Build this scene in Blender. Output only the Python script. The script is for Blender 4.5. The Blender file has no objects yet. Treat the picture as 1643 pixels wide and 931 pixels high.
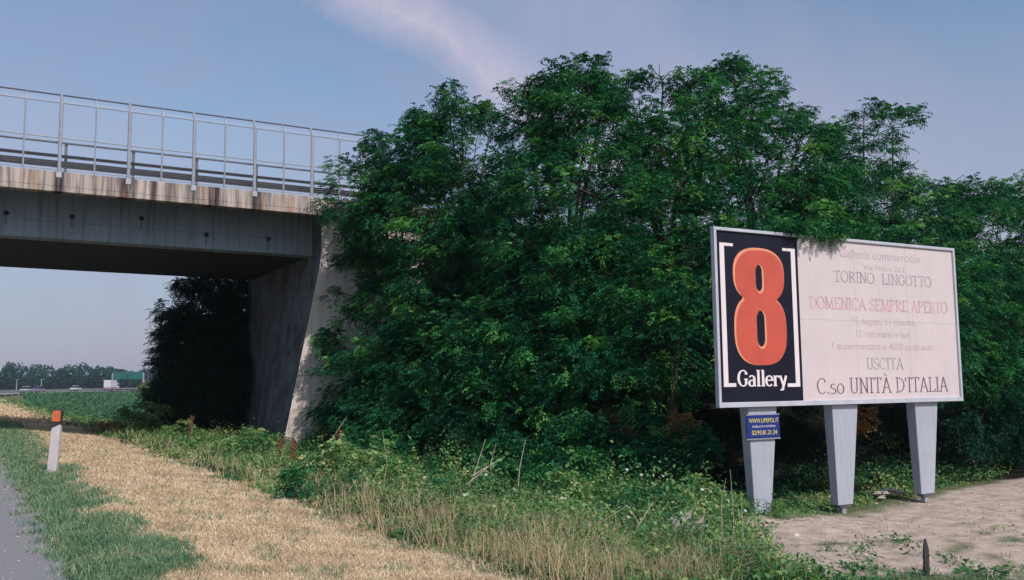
import bpy, math, random
import numpy as np
from mathutils import Vector, Matrix
rad = math.radians
scene = bpy.context.scene
C = scene.collection
# ------------------------------------------------------------------ camera
cam_data = bpy.data.cameras.new('camera'); cam = bpy.data.objects.new('camera', cam_data); C.objects.link(cam)
cam_data.sensor_width = 36; cam_data.lens = 1450/1643*36
cam_data.clip_start = .1; cam_data.clip_end = 9000
cam.location = (0, 0, 1.45)
cam.rotation_mode = 'XYZ'
cam.matrix_world = Matrix.Translation((0, 0, 1.45)) @ Matrix.Rotation(rad(90)+math.atan(147/1450), 4, 'X') @ Matrix.Rotation(-.010, 4, 'Z')
scene.camera = cam
scene.render.resolution_x = 1024; scene.render.resolution_y = 580
# ------------------------------------------------------------------ sky, sun, exposure
SUN_DIR = Vector((.587, -.809, 0)).normalized()
EL = rad(42.5)
sun_az = math.atan2(SUN_DIR.x, SUN_DIR.y)          # clockwise from +Y
world = bpy.data.worlds.new('World'); scene.world = world; world.use_nodes = True
nt = world.node_tree; nt.nodes.clear()
def N(t, typ, **k):
    n = t.nodes.new(typ)
    for a, b in k.items(): setattr(n, a, b)
    return n
wout = N(nt, 'ShaderNodeOutputWorld'); bg = N(nt, 'ShaderNodeBackground')
sky = N(nt, 'ShaderNodeTexSky', sky_type='NISHITA')
sky.sun_disc = False; sky.sun_elevation = EL; sky.sun_rotation = sun_az
sky.air_density = 1.0; sky.dust_density = 2.0; sky.ozone_density = 1.5; sky.altitude = 200
tc = N(nt, 'ShaderNodeTexCoord')
def vdot(t, src, v):
    d = N(t, 'ShaderNodeVectorMath', operation='DOT_PRODUCT'); t.links.new(src, d.inputs[0]); d.inputs[1].default_value = v
    return d.outputs['Value']
def mth(t, op, a, b=None, c=None, clamp=False):
    m = N(t, 'ShaderNodeMath', operation=op); m.use_clamp = clamp
    for i, x in enumerate((a, b, c)):
        if x is None: continue
        if isinstance(x, (int, float)): m.inputs[i].default_value = x
        else: t.links.new(x, m.inputs[i])
    return m.outputs[0]
def ramp(t, fac, stops, interp='LINEAR'):
    r = N(t, 'ShaderNodeValToRGB'); r.color_ramp.interpolation = interp
    els = r.color_ramp.elements
    while len(els) > 1: els.remove(els[-1])
    els[0].position = stops[0][0]; els[0].color = stops[0][1] if len(stops[0][1]) == 4 else (*stops[0][1], 1)
    for p, c in stops[1:]:
        e = els.new(p); e.color = c if len(c) == 4 else (*c, 1)
    t.links.new(fac, r.inputs[0]); return r.outputs[0]
def g1(v): return (v, v, v)
def mix(t, fac, a, b, mode='MIX'):
    m = N(t, 'ShaderNodeMix', data_type='RGBA', blend_type=mode)
    for i, x in ((0, fac), (6, a), (7, b)):
        if isinstance(x, (int, float)): m.inputs[i].default_value = x
        elif isinstance(x, tuple): m.inputs[i].default_value = x if len(x) == 4 else (*x, 1)
        else: t.links.new(x, m.inputs[i])
    return m.outputs[2]
def noise(t, vec, scale, detail=4, rough=.55, dist=0, vscale=None, out=0):
    if vscale:
        mp = N(t, 'ShaderNodeMapping'); mp.inputs['Scale'].default_value = vscale; t.links.new(vec, mp.inputs[0]); vec = mp.outputs[0]
    n = N(t, 'ShaderNodeTexNoise'); n.inputs['Scale'].default_value = scale; n.inputs['Detail'].default_value = detail
    n.inputs['Roughness'].default_value = rough; n.inputs['Distortion'].default_value = dist
    t.links.new(vec, n.inputs['Vector']); return n.outputs[out]
SKY_GAIN = .125
gen = tc.outputs['Generated']
# thin high cloud: one band on a great circle, plus a veil
NB = (-.58116, .24560, -.77584)
wob = mth(nt, 'MULTIPLY', mth(nt, 'SUBTRACT', noise(nt, gen, 5, 5, .6), .5), .10)
dist_b = mth(nt, 'ADD', vdot(nt, gen, NB), wob)
edge = mth(nt, 'SUBTRACT', 1.0, mth(nt, 'DIVIDE', mth(nt, 'ABSOLUTE', mth(nt, 'ADD', dist_b, .012)), .042), clamp=True)
upper = mth(nt, 'MULTIPLY', edge, mth(nt, 'ADD', .35, noise(nt, gen, 9, 6, .65, 1.2, (3, 3, 1))), clamp=True)
veil = ramp(nt, noise(nt, gen, 2.2, 5, .55, .8), [(.42, g1(0)), (.72, g1(1))])
elev = vdot(nt, gen, (0, 0, 1))
low = ramp(nt, elev, [(.0, g1(1)), (.10, g1(.85)), (.22, g1(.58)), (.36, g1(.14)), (.5, g1(0))])
fac_veil = mth(nt, 'MULTIPLY', mth(nt, 'ADD', mth(nt, 'MULTIPLY', veil, .40), low), .85, clamp=True)
skyt = mix(nt, 1.0, sky.outputs[0], (1.22, 1.55, 1.62), 'MULTIPLY')
HZ = (4.5, 4.35, 5.8); CL = (7.2, 6.5, 7.9)
c1 = mix(nt, fac_veil, skyt, HZ)
wide = ramp(nt, mth(nt, 'ADD', mth(nt, 'MULTIPLY', dist_b, -2.2), .1), [(.10, g1(0)), (.17, g1(.42)), (.40, g1(.52)), (.52, g1(.25)), (.72, g1(0))])
wn = ramp(nt, noise(nt, gen, 4, 5, .6, .6, (2, 1, 1)), [(.3, g1(.45)), (.65, g1(1))])
c1 = mix(nt, mth(nt, 'MULTIPLY', wide, wn), c1, (5.6, 5.3, 6.9))
c2 = mix(nt, mth(nt, 'MULTIPLY', upper, .75), c1, CL)
nt.links.new(c2, bg.inputs[0]); bg.inputs[1].default_value = SKY_GAIN
nt.links.new(bg.outputs[0], wout.inputs[0])
sun_data = bpy.data.lights.new('sun', 'SUN'); sun = bpy.data.objects.new('sun', sun_data); C.objects.link(sun)
sun_data.energy = 4.9; sun_data.angle = rad(.55); sun_data.color = (1, .92, .87)
to_sun = Vector((SUN_DIR.x*math.cos(EL), SUN_DIR.y*math.cos(EL), math.sin(EL)))
sun.rotation_euler = to_sun.to_track_quat('Z', 'Y').to_euler()
sun.location = to_sun*50
vs = scene.view_settings
vs.view_transform = 'Standard'; vs.look = 'None'; vs.gamma = 1; vs.exposure = -.50
# ------------------------------------------------------------------ frames of reference
DV = np.array([.88294759, .46947156, 0.]); NV = np.array([.46947156, -.88294759, 0.])      # along / out of the bridge
RV = np.array([.85445883, .51951911, 0.]); UV_ = np.array([-.51951911, .85445883, 0.])     # across / along the highway
BG = np.array([-6.38770053, 30., 0.])                                                       # bridge origin on the ground
def hw(s, l):  # highway coordinates -> world xy
    s = np.asarray(s, float); l = np.asarray(l, float)
    return (s+.64)*RV[0]+l*UV_[0], (s+.64)*RV[1]+l*UV_[1]
def inv_hw(x, y): return x*RV[0]+y*RV[1]-.64, x*UV_[0]+y*UV_[1]
rs = np.random.RandomState(11)
_ph = rs.rand(4, 12, 3)*2*np.pi
def vnoise(x, y, scale, k=0):   # cheap smooth noise about -1..1
    out = 0
    for i in range(7):
        a = _ph[k, i, 0]; f = (0.6+.22*i)/scale*2*np.pi
        out = out + np.sin((x*np.cos(a)+y*np.sin(a))*f+_ph[k, i, 1])*np.cos((x*np.sin(a)-y*np.cos(a))*f*.8+_ph[k, i, 2])
    return out/3.0
def sstep(a, b, x): t = np.clip((x-a)/(b-a), 0, 1); return t*t*(3-2*t)
def height(x, y):
    x = np.asarray(x, float); y = np.asarray(y, float)
    s, l = inv_hw(x, y)
    z = np.interp(s, [.2, 1.0, 3.6, 6, 8.5, 12], [0, -.02, -.30, -.56, -.76, -.87])
    far = sstep(110, 215, l)
    z = z*(1-far) - .12*far*(s > .2)
    z = z+.03*vnoise(x, y, 2.2, 0)*sstep(.6, 2.5, s)+.05*vnoise(x, y, 7, 1)*sstep(1, 4, s)
    t = (x-BG[0])*DV[0]+(y-BG[1])*DV[1]; w = (x-BG[0])*NV[0]+(y-BG[1])*NV[1]
    dt = np.maximum(6.0-t, 0)*1.15; dw = np.maximum(np.maximum(w-.4, -9.6-w), 0)*.62
    e = 7.2-np.sqrt(dt**2+dw**2)
    e = np.where((s > 5), e, -9)
    return np.maximum(z, e)
# ------------------------------------------------------------------ object helpers
def setp(o, label=None, cat=None, group=None, kind=None):
    if label: o['label'] = label
    if cat: o['category'] = cat
    if group: o['group'] = group
    if kind: o['kind'] = kind
    return o
def empty(name, loc=(0, 0, 0), rz=0):
    o = bpy.data.objects.new(name, None); C.objects.link(o); o.location = loc; o.rotation_euler = (0, 0, rz); o.empty_display_size = .3
    return o
class MB:
    def __init__(s): s.v = []; s.f = []; s.m = []
    def add(s, vs, fs, mi=0):
        b = len(s.v); s.v += [tuple(map(float, p)) for p in vs]; s.f += [tuple(b+i for i in f) for f in fs]; s.m += [mi]*len(fs); return s
    def box(s, x0, x1, y0, y1, z0, z1, mi=0):
        return s.hexa([(x0, y0, z0), (x1, y0, z0), (x1, y1, z0), (x0, y1, z0)], [(x0, y0, z1), (x1, y0, z1), (x1, y1, z1), (x0, y1, z1)], mi)
    def hexa(s, a, b, mi=0):
        n = len(a)
        return s.add(list(a)+list(b), [tuple(reversed(range(n))), tuple(range(n, 2*n))]+[(i, (i+1) % n, n+(i+1) % n, n+i) for i in range(n)], mi)
    def tube(s, pts, radii, n=6, mi=0, cap=True):
        pts = [np.array(p, float) for p in pts]
        if not hasattr(radii, '__len__'): radii = [radii]*len(pts)
        rings = []
        for i, p in enumerate(pts):
            d = pts[min(i+1, len(pts)-1)]-pts[max(i-1, 0)]; d = d/(np.linalg.norm(d)+1e-9)
            a = np.cross(d, [0, 0, 1.]) if abs(d[2]) < .95 else np.cross(d, [1., 0, 0]); a /= np.linalg.norm(a); b = np.cross(d, a)
            rings.append([p+radii[i]*(a*math.cos(2*math.pi*k/n)+b*math.sin(2*math.pi*k/n)) for k in range(n)])
        vs = [q for r in rings for q in r]; fs = []
        for i in range(len(pts)-1):
            for k in range(n):
                fs.append((i*n+k, i*n+(k+1) % n, (i+1)*n+(k+1) % n, (i+1)*n+k))
        if cap: fs += [tuple(reversed(range(n))), tuple(range((len(pts)-1)*n, len(pts)*n))]
        return s.add(vs, fs, mi)
    def build(s, name, mats, parent=None, bevel=0, smooth=False, loc=None):
        me = bpy.data.meshes.new(name); me.from_pydata(s.v, [], s.f)
        if not isinstance(mats, (list, tuple)): mats = [mats]
        for m in mats: me.materials.append(m)
        me.polygons.foreach_set('material_index', s.m)
        if smooth: me.polygons.foreach_set('use_smooth', [True]*len(s.f))
        me.update()
        import bmesh
        bm = bmesh.new(); bm.from_mesh(me); bmesh.ops.recalc_face_normals(bm, faces=bm.faces); bm.to_mesh(me); bm.free()
        o = bpy.data.objects.new(name, me); C.objects.link(o)
        if parent: o.parent = parent
        if loc is not None: o.location = loc
        if bevel:
            b = o.modifiers.new('bevel', 'BEVEL'); b.width = bevel; b.segments = 2; b.limit_method = 'ANGLE'
        return o
def quads_obj(name, V, mat, parent=None, tint=None, loc=None):
    """V: (n,4,3) array of quads -> one mesh object"""
    V = np.asarray(V, np.float32); n = len(V)
    me = bpy.data.meshes.new(name)
    me.vertices.add(n*4); me.vertices.foreach_set('co', V.reshape(-1))
    me.loops.add(n*4); me.loops.foreach_set('vertex_index', np.arange(n*4, dtype=np.int32))
    me.polygons.add(n); me.polygons.foreach_set('loop_start', np.arange(0, n*4, 4, dtype=np.int32)); me.polygons.foreach_set('loop_total', np.full(n, 4, np.int32))
    me.update(calc_edges=True)
    if tint is not None:
        a = me.attributes.new('tint', 'FLOAT', 'FACE'); a.data.foreach_set('value', np.asarray(tint, np.float32))
    me.materials.append(mat)
    o = bpy.data.objects.new(name, me); C.objects.link(o)
    if parent: o.parent = parent
    if loc is not None: o.location = loc
    return o
# ------------------------------------------------------------------ materials
def newmat(name):
    m = bpy.data.materials.new(name); m.use_nodes = True; t = m.node_tree; b = t.nodes['Principled BSDF']; return m, t, b
def coords(t): return N(t, 'ShaderNodeTexCoord').outputs['Object']
def bump(t, b, h, strength=.3, dist=.02):
    n = N(t, 'ShaderNodeBump'); n.inputs['Strength'].default_value = strength; n.inputs['Distance'].default_value = dist
    t.links.new(h, n.inputs['Height']); t.links.new(n.outputs[0], b.inputs['Normal'])
def plain(name, col, rough=.6, metal=0, var=.12, scale=6, spec=.4):
    m, t, b = newmat(name); co = coords(t)
    n = noise(t, co, scale, 5, .6)
    lo = tuple(c*(1-var) for c in col); hi = tuple(min(1, c*(1+var)) for c in col)
    t.links.new(ramp(t, n, [(.3, lo), (.7, hi)]), b.inputs['Base Color'])
    b.inputs['Roughness'].default_value = rough; b.inputs['Metallic'].default_value = metal; b.inputs['Specular IOR Level'].default_value = spec
    return m
def leafmat(name, stops, rough=.55, trans=.20, tboost=1.7, spec=.14):
    m, t, b = newmat(name)
    at = N(t, 'ShaderNodeAttribute'); at.attribute_name = 'tint'
    col = ramp(t, at.outputs['Fac'], stops)
    t.links.new(col, b.inputs['Base Color']); b.inputs['Roughness'].default_value = rough; b.inputs['Specular IOR Level'].default_value = spec
    tr = N(t, 'ShaderNodeBsdfTranslucent'); t.links.new(mix(t, 1.0, col, (tboost, tboost*1.1, tboost*.6), 'MULTIPLY'), tr.inputs[0])
    ms = N(t, 'ShaderNodeMixShader'); ms.inputs[0].default_value = trans
    t.links.new(b.outputs[0], ms.inputs[1]); t.links.new(tr.outputs[0], ms.inputs[2])
    t.links.new(ms.outputs[0], t.nodes['Material Output'].inputs[0])
    return m
M = {}
M['leaf'] = leafmat('locust_leaf', [(0, (.004, .045, .028)), (.45, (.012, .095, .044)), (.76, (.045, .20, .055)), (1, (.16, .36, .08))])
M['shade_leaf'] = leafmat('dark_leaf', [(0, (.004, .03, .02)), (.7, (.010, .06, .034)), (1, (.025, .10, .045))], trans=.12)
M['weed'] = leafmat('weed_leaf', [(0, (.012, .070, .032)), (.25, (.055, .17, .06)), (.55, (.16, .29, .10)), (.8, (.32, .36, .15)), (1, (.56, .46, .24))], trans=.2)
M['green_grass'] = leafmat('green_grass', [(0, (.06, .155, .085)), (.45, (.13, .24, .135)), (.72, (.26, .31, .17)), (1, (.56, .45, .27))], trans=.15, tboost=1.3)
M['straw'] = leafmat('dry_straw', [(0, (.33, .235, .14)), (.45, (.63, .47, .31)), (1, (.84, .67, .48))], trans=.1, tboost=1.1, rough=.7)
M['stalk'] = leafmat('weathered_stalk', [(0, (.19, .14, .08)), (.5, (.44, .335, .20)), (1, (.66, .53, .34))], trans=.1, tboost=1.1, rough=.7)
M['crop'] = leafmat('crop_leaf', [(0, (.03, .09, .05)), (.6, (.06, .15, .08)), (1, (.11, .20, .09))], trans=.15)
M['far'] = leafmat('far_leaf', [(0, (.006, .038, .034)), (.6, (.012, .066, .052)), (1, (.022, .09, .06))], trans=.08)
M['rust_leaf'] = leafmat('rusty_seed', [(0, (.12, .045, .025)), (1, (.32, .12, .06))], trans=.1)
M['dead_leaf'] = leafmat('dead_leaf', [(0, (.16, .08, .03)), (1, (.34, .17, .07))], trans=.15)
M['bark'] = plain('bark', (.075, .06, .045), .9, var=.4, scale=9)
M['dry_wood'] = plain('dry_wood', (.40, .34, .26), .85, var=.25, scale=12)
# concrete (bridge local coordinates: x along, z up)
def concrete(name, base, stains=None, streak=.5, joints=None, dark=(.05, .04, .045), lo=.50):
    m, t, b = newmat(name); co = coords(t)
    big = noise(t, co, .9, 5, .6); fine = noise(t, co, 18, 4, .6)
    strk = noise(t, co, 1, 5, .65, 0, (7, 1.2, .35))
    col = ramp(t, big, [(.3, tuple(c*.82 for c in base)), (.7, tuple(min(1, c*1.12) for c in base))])
    col = mix(t, ramp(t, strk, [(lo, g1(0)), (lo+.2, g1(streak))]), col, dark)
    col = mix(t, ramp(t, fine, [(.35, g1(.25)), (.6, g1(0))]), col, tuple(c*.6 for c in base))
    sep = N(t, 'ShaderNodeSeparateXYZ'); t.links.new(co, sep.inputs[0])
    if stains:
        pos = mth(t, 'ADD', sep.outputs[0], mth(t, 'MULTIPLY', mth(t, 'SUBTRACT', noise(t, co, 1, 3, .6, 0, (9, 1, .8)), .5), .10))
        f = mth(t, 'DIVIDE', mth(t, 'ADD', pos, 12), 14)
        st = []
        for (c, hw_, a) in stains:
            p = (c+12)/14; d = hw_/14
            st += [(p-d*1.35, g1(0)), (p-d, g1(a)), (p+d, g1(a)), (p+d*1.35, g1(0))]
        mask = ramp(t, f, sorted(st, key=lambda q: q[0]))
        brk = ramp(t, noise(t, co, 1, 5, .7, 0, (11, 1, .7)), [(.30, g1(.25)), (.52, g1(1))])
        col = mix(t, mth(t, 'MULTIPLY', mask, brk), col, (.022, .016, .022))
        rustm = ramp(t, noise(t, co, 1, 4, .6, .3, (3.2, 1, .5)), [(.56, g1(0)), (.72, g1(.7))])
        col = mix(t, rustm, col, (.30, .13, .06))
    if joints:
        for z in joints:
            dz = mth(t, 'ABSOLUTE', mth(t, 'SUBTRACT', mth(t, 'ADD', sep.outputs[2], mth(t, 'MULTIPLY', sep.outputs[0], .011)), z))
            col = mix(t, ramp(t, mth(t, 'MULTIPLY', dz, 40), [(.25, g1(.6)), (.7, g1(0))]), col, tuple(c*.45 for c in base))
    t.links.new(col, b.inputs['Base Color']); b.inputs['Roughness'].default_value = .88; b.inputs['Specular IOR Level'].default_value = .25
    bump(t, b, mth(t, 'ADD', fine, strk), .35, .012)
    return m
M['slab'] = concrete('weathered_slab_concrete', (.47, .39, .345), [(-7.95, .10, 1), (-6.12, .17, .9), (-5.45, .07, .8), (-4.35, .14, .7), (-3.72, .14, 1), (-2.42, .13, .9)], .8, lo=.42)
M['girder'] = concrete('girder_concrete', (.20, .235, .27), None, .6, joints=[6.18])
M['soffit'] = concrete('shade_dark_soffit_concrete', (.025, .026, .03), None, .6)  # under-deck shade put into the colour: near-black version of the girder concrete
M['inner_wall'] = concrete('shade_dark_streaked_concrete', (.12, .135, .16), None, .9, joints=[.5, 1.7, 2.9, 4.1, 5.3], lo=.40)  # abutment concrete darkened to paint in the inner face's shade, plus real streaks
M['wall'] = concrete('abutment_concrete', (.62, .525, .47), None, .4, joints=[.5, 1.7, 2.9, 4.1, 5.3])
M['galv'] = plain('galvanised_steel', (.34, .345, .39), .55, .35, .15, 9)
M['galv_dark'] = plain('weathered_guardrail_steel', (.10, .105, .13), .6, .3, .25, 7)
M['alu'] = plain('painted_frame_steel', (.50, .50, .56), .5, .2, .12, 3)
def weathered(name, col, rough, streak, seams=None, spec=.4, mott=.06):
    m, t, b = newmat(name); co = coords(t)
    a = noise(t, co, 1.6, 5, .6); s_ = noise(t, co, 1, 5, .65, 0, (16, 3, .7)); f_ = noise(t, co, 60, 3, .6)
    c = ramp(t, a, [(.3, tuple(x*(1-mott) for x in col)), (.7, tuple(min(1, x*(1+mott)) for x in col))])
    c = mix(t, ramp(t, s_, [(.52, g1(0)), (.75, g1(streak))]), c, tuple(x*.45 for x in col))
    c = mix(t, ramp(t, f_, [(.62, g1(0)), (.8, g1(streak))]), c, tuple(x*.5 for x in col))
    if seams:
        sep = N(t, 'ShaderNodeSeparateXYZ'); t.links.new(co, sep.inputs[0])
        for ax, v in seams:
            d = mth(t, 'ABSOLUTE', mth(t, 'SUBTRACT', sep.outputs[ax], v))
            c = mix(t, ramp(t, mth(t, 'MULTIPLY', d, 20), [(.10, g1(.28)), (.22, g1(0))]), c, tuple(x*.4 for x in col))
    t.links.new(c, b.inputs['Base Color']); b.inputs['Roughness'].default_value = rough; b.inputs['Specular IOR Level'].default_value = spec
    bump(t, b, a, .15, .02); return m
M['post'] = weathered('painted_post_steel', (.36, .37, .43), .5, .35)
M['hole'] = plain('drain_dark', (.02, .018, .018), .9)
M['white_plastic'] = plain('white_plastic', (.66, .58, .58), .5, 0, .08, 8)
M['orange_reflector'] = plain('orange_reflector', (.70, .17, .06), .35, 0, .15, 20)
M['black_band'] = plain('black_paint', (.05, .04, .05), .5)
# ------------------------------------------------------------------ ground
def axis(fine0, fine1, step, lim0, lim1):
    a = list(np.arange(fine0, fine1+1e-6, step)); st = step
    x = fine1
    while x < lim1: st *= 1.22; x += st; a.append(min(x, lim1))
    st = step; x = fine0; lo = []
    while x > lim0: st *= 1.22; x -= st; lo.append(max(x, lim0))
    return np.array(lo[::-1]+a)
S_ = axis(-2, 26, .28, -1300, 1300); L_ = axis(5, 48, .30, -300, 1500)
SS, LL = np.meshgrid(S_, L_, indexing='ij'); GX, GY = hw(SS, LL); GZ = height(GX, GY)
ni, nj = SS.shape
idx = np.arange(ni*nj).reshape(ni, nj)
quads = np.stack([idx[:-1, :-1], idx[1:, :-1], idx[1:, 1:], idx[:-1, 1:]], -1).reshape(-1, 4)
me = bpy.data.meshes.new('ground')
me.vertices.add(ni*nj); me.vertices.foreach_set('co', np.stack([GX, GY, GZ], -1).astype(np.float32).reshape(-1))
me.loops.add(len(quads)*4); me.loops.foreach_set('vertex_index', quads.astype(np.int32).reshape(-1))
me.polygons.add(len(quads)); me.polygons.foreach_set('loop_start', np.arange(0, len(quads)*4, 4, dtype=np.int32)); me.polygons.foreach_set('loop_total', np.full(len(quads), 4, np.int32))
me.update(calc_edges=True); me.polygons.foreach_set('use_smooth', [True]*len(quads))
def dirt_mask(s, l):       # bare track in front of the billboard
    n = .5*vnoise(s, l, 3.1, 2)+.25*vnoise(s, l, 1.1, 3)
    top = np.interp(s, [8, 12, 16, 20, 26], [10.5, 10.9, 11.2, 12.2, 15])
    bot = np.interp(s, [8, 9.5, 12, 16, 26], [6.5, 6.0, 5.6, 6.2, 5.2])
    hol = 1-sstep(.30, .62, .6*vnoise(s*.8, l*1.9, 1.7, 1)+.35*vnoise(s, l*1.5, .8, 0))*sstep(9.6, 8.6, l)*sstep(8.6, 9.4, 18-l*.0)
    n = n*1.2
    return hol*sstep(0, .5, s-9.0+.9*np.maximum(10.5-l, 0)+.9*n)*sstep(0, .35, top-l+.3*n)*sstep(-.1, .5, l-bot+.6*n)
def straw_mask(s, l):
    n = .35*vnoise(s, l, 2.4, 1)+.2*vnoise(s, l, .9, 2)
    return sstep(0, .4, s-.85+n)*sstep(0, .5, 3.75+.03*np.maximum(8-l, 0)-s+n*.8)
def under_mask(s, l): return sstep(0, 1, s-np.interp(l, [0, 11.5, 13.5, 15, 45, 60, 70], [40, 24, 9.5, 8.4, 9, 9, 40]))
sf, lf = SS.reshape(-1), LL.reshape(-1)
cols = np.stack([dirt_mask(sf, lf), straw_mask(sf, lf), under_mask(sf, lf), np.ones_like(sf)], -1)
ca = me.color_attributes.new('cover', 'FLOAT_COLOR', 'POINT'); ca.data.foreach_set('color', cols.astype(np.float32).reshape(-1))
m, t, b = newmat('ground_soil_and_turf'); co = coords(t)
at = N(t, 'ShaderNodeAttribute'); at.attribute_name = 'cover'
sp = N(t, 'ShaderNodeSeparateColor'); t.links.new(at.outputs['Color'], sp.inputs[0])
n1 = noise(t, co, 3.5, 6, .65); n2 = noise(t, co, 22, 5, .65); n3 = noise(t, co, .35, 4, .6)
grass = ramp(t, n2, [(.3, (.05, .085, .035)), (.5, (.10, .13, .055)), (.7, (.22, .20, .10))])
straw = ramp(t, n2, [(.3, (.27, .19, .125)), (.5, (.46, .345, .24)), (.7, (.64, .49, .36))])
dirt = ramp(t, n1, [(.3, (.30, .22, .175)), (.5, (.47, .365, .305)), (.7, (.60, .485, .42))])
dirt = mix(t, ramp(t, n2, [(.55, g1(0)), (.75, g1(.5))]), dirt, (.20, .155, .12))
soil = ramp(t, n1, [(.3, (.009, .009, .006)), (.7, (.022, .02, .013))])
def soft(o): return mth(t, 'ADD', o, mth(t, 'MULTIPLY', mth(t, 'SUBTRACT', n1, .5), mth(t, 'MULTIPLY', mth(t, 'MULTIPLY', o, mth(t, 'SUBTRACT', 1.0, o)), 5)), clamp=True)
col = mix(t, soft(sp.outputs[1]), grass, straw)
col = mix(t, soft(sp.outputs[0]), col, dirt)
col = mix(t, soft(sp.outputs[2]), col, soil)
t.links.new(col, b.inputs['Base Color']); b.inputs['Roughness'].default_value = .95; b.inputs['Specular IOR Level'].default_value = .1
bump(t, b, mth(t, 'ADD', n1, n2), .6, .04)
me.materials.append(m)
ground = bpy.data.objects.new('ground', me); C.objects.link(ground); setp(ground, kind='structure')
# ------------------------------------------------------------------ highway (straight, then bending right far away)
m, t, b = newmat('asphalt'); co = coords(t)
nf = noise(t, co, 90, 3, .7); nb = noise(t, co, .6, 4, .6)
col = ramp(t, nf, [(.3, (.15, .145, .155)), (.55, (.24, .23, .24)), (.75, (.38, .365, .36))])
col = mix(t, ramp(t, nb, [(.35, g1(0)), (.7, g1(.35))]), col, (.22, .20, .20))
t.links.new(col, b.inputs['Base Color']); b.inputs['Roughness'].default_value = .85; bump(t, b, nf, .4, .006)
M['asphalt'] = m
M['paint'] = plain('road_paint', (.7, .7, .68), .6, 0, .15, 20)
def road_path(off, l):
    l = np.asarray(l, float); k = np.maximum(l-130, 0)
    x = off+k*k/560.; slope = 2*k/560.
    nx = 1/np.sqrt(1+slope**2)
    return x, l
def strip(name, o0, o1, z, mat, l0=-80, l1=480, ragged=0, step=None):
    ls = np.concatenate([np.arange(l0, 60, .22 if ragged else 2), np.arange(60, l1, 6)])
    v = []
    for l in ls:
        r_ = 0
        if ragged and l < 60: r_ = .10*float(vnoise(np.array(l), np.array(3.), 1.3, 1))+.05*float(vnoise(np.array(l), np.array(9.), .5, 2))
        s0, _ = road_path(o0, l); s1, _ = road_path(o1+r_, l)
        zz = 0
        a = hw(s0, l); b_ = hw(s1, l); v += [(float(a[0]), float(a[1]), z), (float(b_[0]), float(b_[1]), z)]
    f = [(2*i, 2*i+1, 2*i+3, 2*i+2) for i in range(len(ls)-1)]
    mb = MB().add(v, f); o = mb.build(name, mat); return o
setp(strip('road', -13, .14, .012, M['asphalt'], ragged=1), kind='structure')
setp(strip('road_edge_line', -1.75, -1.6, .017, M['paint']), kind='structure')
mbd = MB()
for k in range(30):
    l = -20+k*9.
    a, b_, c_, d_ = hw(-5.5, l), hw(-5.35, l), hw(-5.35, l+3.5), hw(-5.5, l+3.5)
    if l < 120: mbd.add([(float(p[0]), float(p[1]), .017) for p in (a, b_, c_, d_)], [(0, 1, 2, 3)])
setp(mbd.build('road_lane_line', M['paint']), kind='structure')
# gravel along the ragged edge: stuff
def scatter_rocks(name, pts, sizes, mat, kind='stuff', label=None, cat=None):
    V = []; base = np.array([(1, 0, 0), (-1, 0, 0), (0, 1, 0), (0, -1, 0), (0, 0, 1), (0, 0, -1)], float)
    F = [(0, 2, 4), (2, 1, 4), (1, 3, 4), (3, 0, 4), (2, 0, 5), (1, 2, 5), (3, 1, 5), (0, 3, 5)]
    mb = MB()
    for p, sz in zip(pts, sizes):
        a = rs.rand()*6.28; R_ = np.array([[math.cos(a), -math.sin(a), 0], [math.sin(a), math.cos(a), 0], [0, 0, 1]])
        vv = (base*(sz*(.6+.7*rs.rand(6, 1)))*[1, .8, .55])@R_.T+p
        mb.add(vv, F)
    o = mb.build(name, mat); return setp(o, label, cat, None, kind)
M['stone'] = plain('pale_stone', (.42, .37, .32), .9, 0, .35, 14)
n_ = 1500; gs = rs.normal(.12, .16, n_); gl = rs.uniform(6, 26, n_); gx, gy = hw(gs, gl)
scatter_rocks('gravel', np.stack([gx, gy, np.full(n_, .015)], -1), rs.uniform(.005, .014, n_), M['stone'], label='loose gravel along the ragged asphalt edge of the road', cat='gravel')
n_ = 4200; gs = rs.uniform(6.5, 22, n_); gl = rs.uniform(6.0, 12, n_); k = dirt_mask(gs, gl) > .3; gs, gl = gs[k], gl[k]; gx, gy = hw(gs, gl)
scatter_rocks('pebbles', np.stack([gx, gy, height(gx, gy)+.005], -1), rs.uniform(.004, .05, len(gs))*rs.rand(len(gs))**3+.005, M['stone'], label='small pebbles scattered over the bare dirt track', cat='pebbles')
# ------------------------------------------------------------------ bridge
SL = -.011
RZ = math.atan2(DV[1], DV[0])      # local x = along the bridge, local y = away from the camera
bridge = empty('road_bridge', (BG[0], BG[1], 0), RZ)
setp(bridge, 'stained concrete road bridge crossing over the highway, with its tapering abutment', 'bridge')
def pr(mb, x0, x1, y0, y1, z0, z1, nseg=1, mi=0):   # box following the slope of the deck
    for i in range(nseg):
        a = x0+(x1-x0)*i/nseg; b_ = x0+(x1-x0)*(i+1)/nseg
        mb.hexa([(a, y0, z0+SL*a), (b_, y0, z0+SL*b_), (b_, y1, z0+SL*b_), (a, y1, z0+SL*a)], [(a, y0, z1+SL*a), (b_, y0, z1+SL*b_), (b_, y1, z1+SL*b_), (a, y1, z1+SL*a)], mi)
    return mb
XA, XB = -30, 4.2
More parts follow.
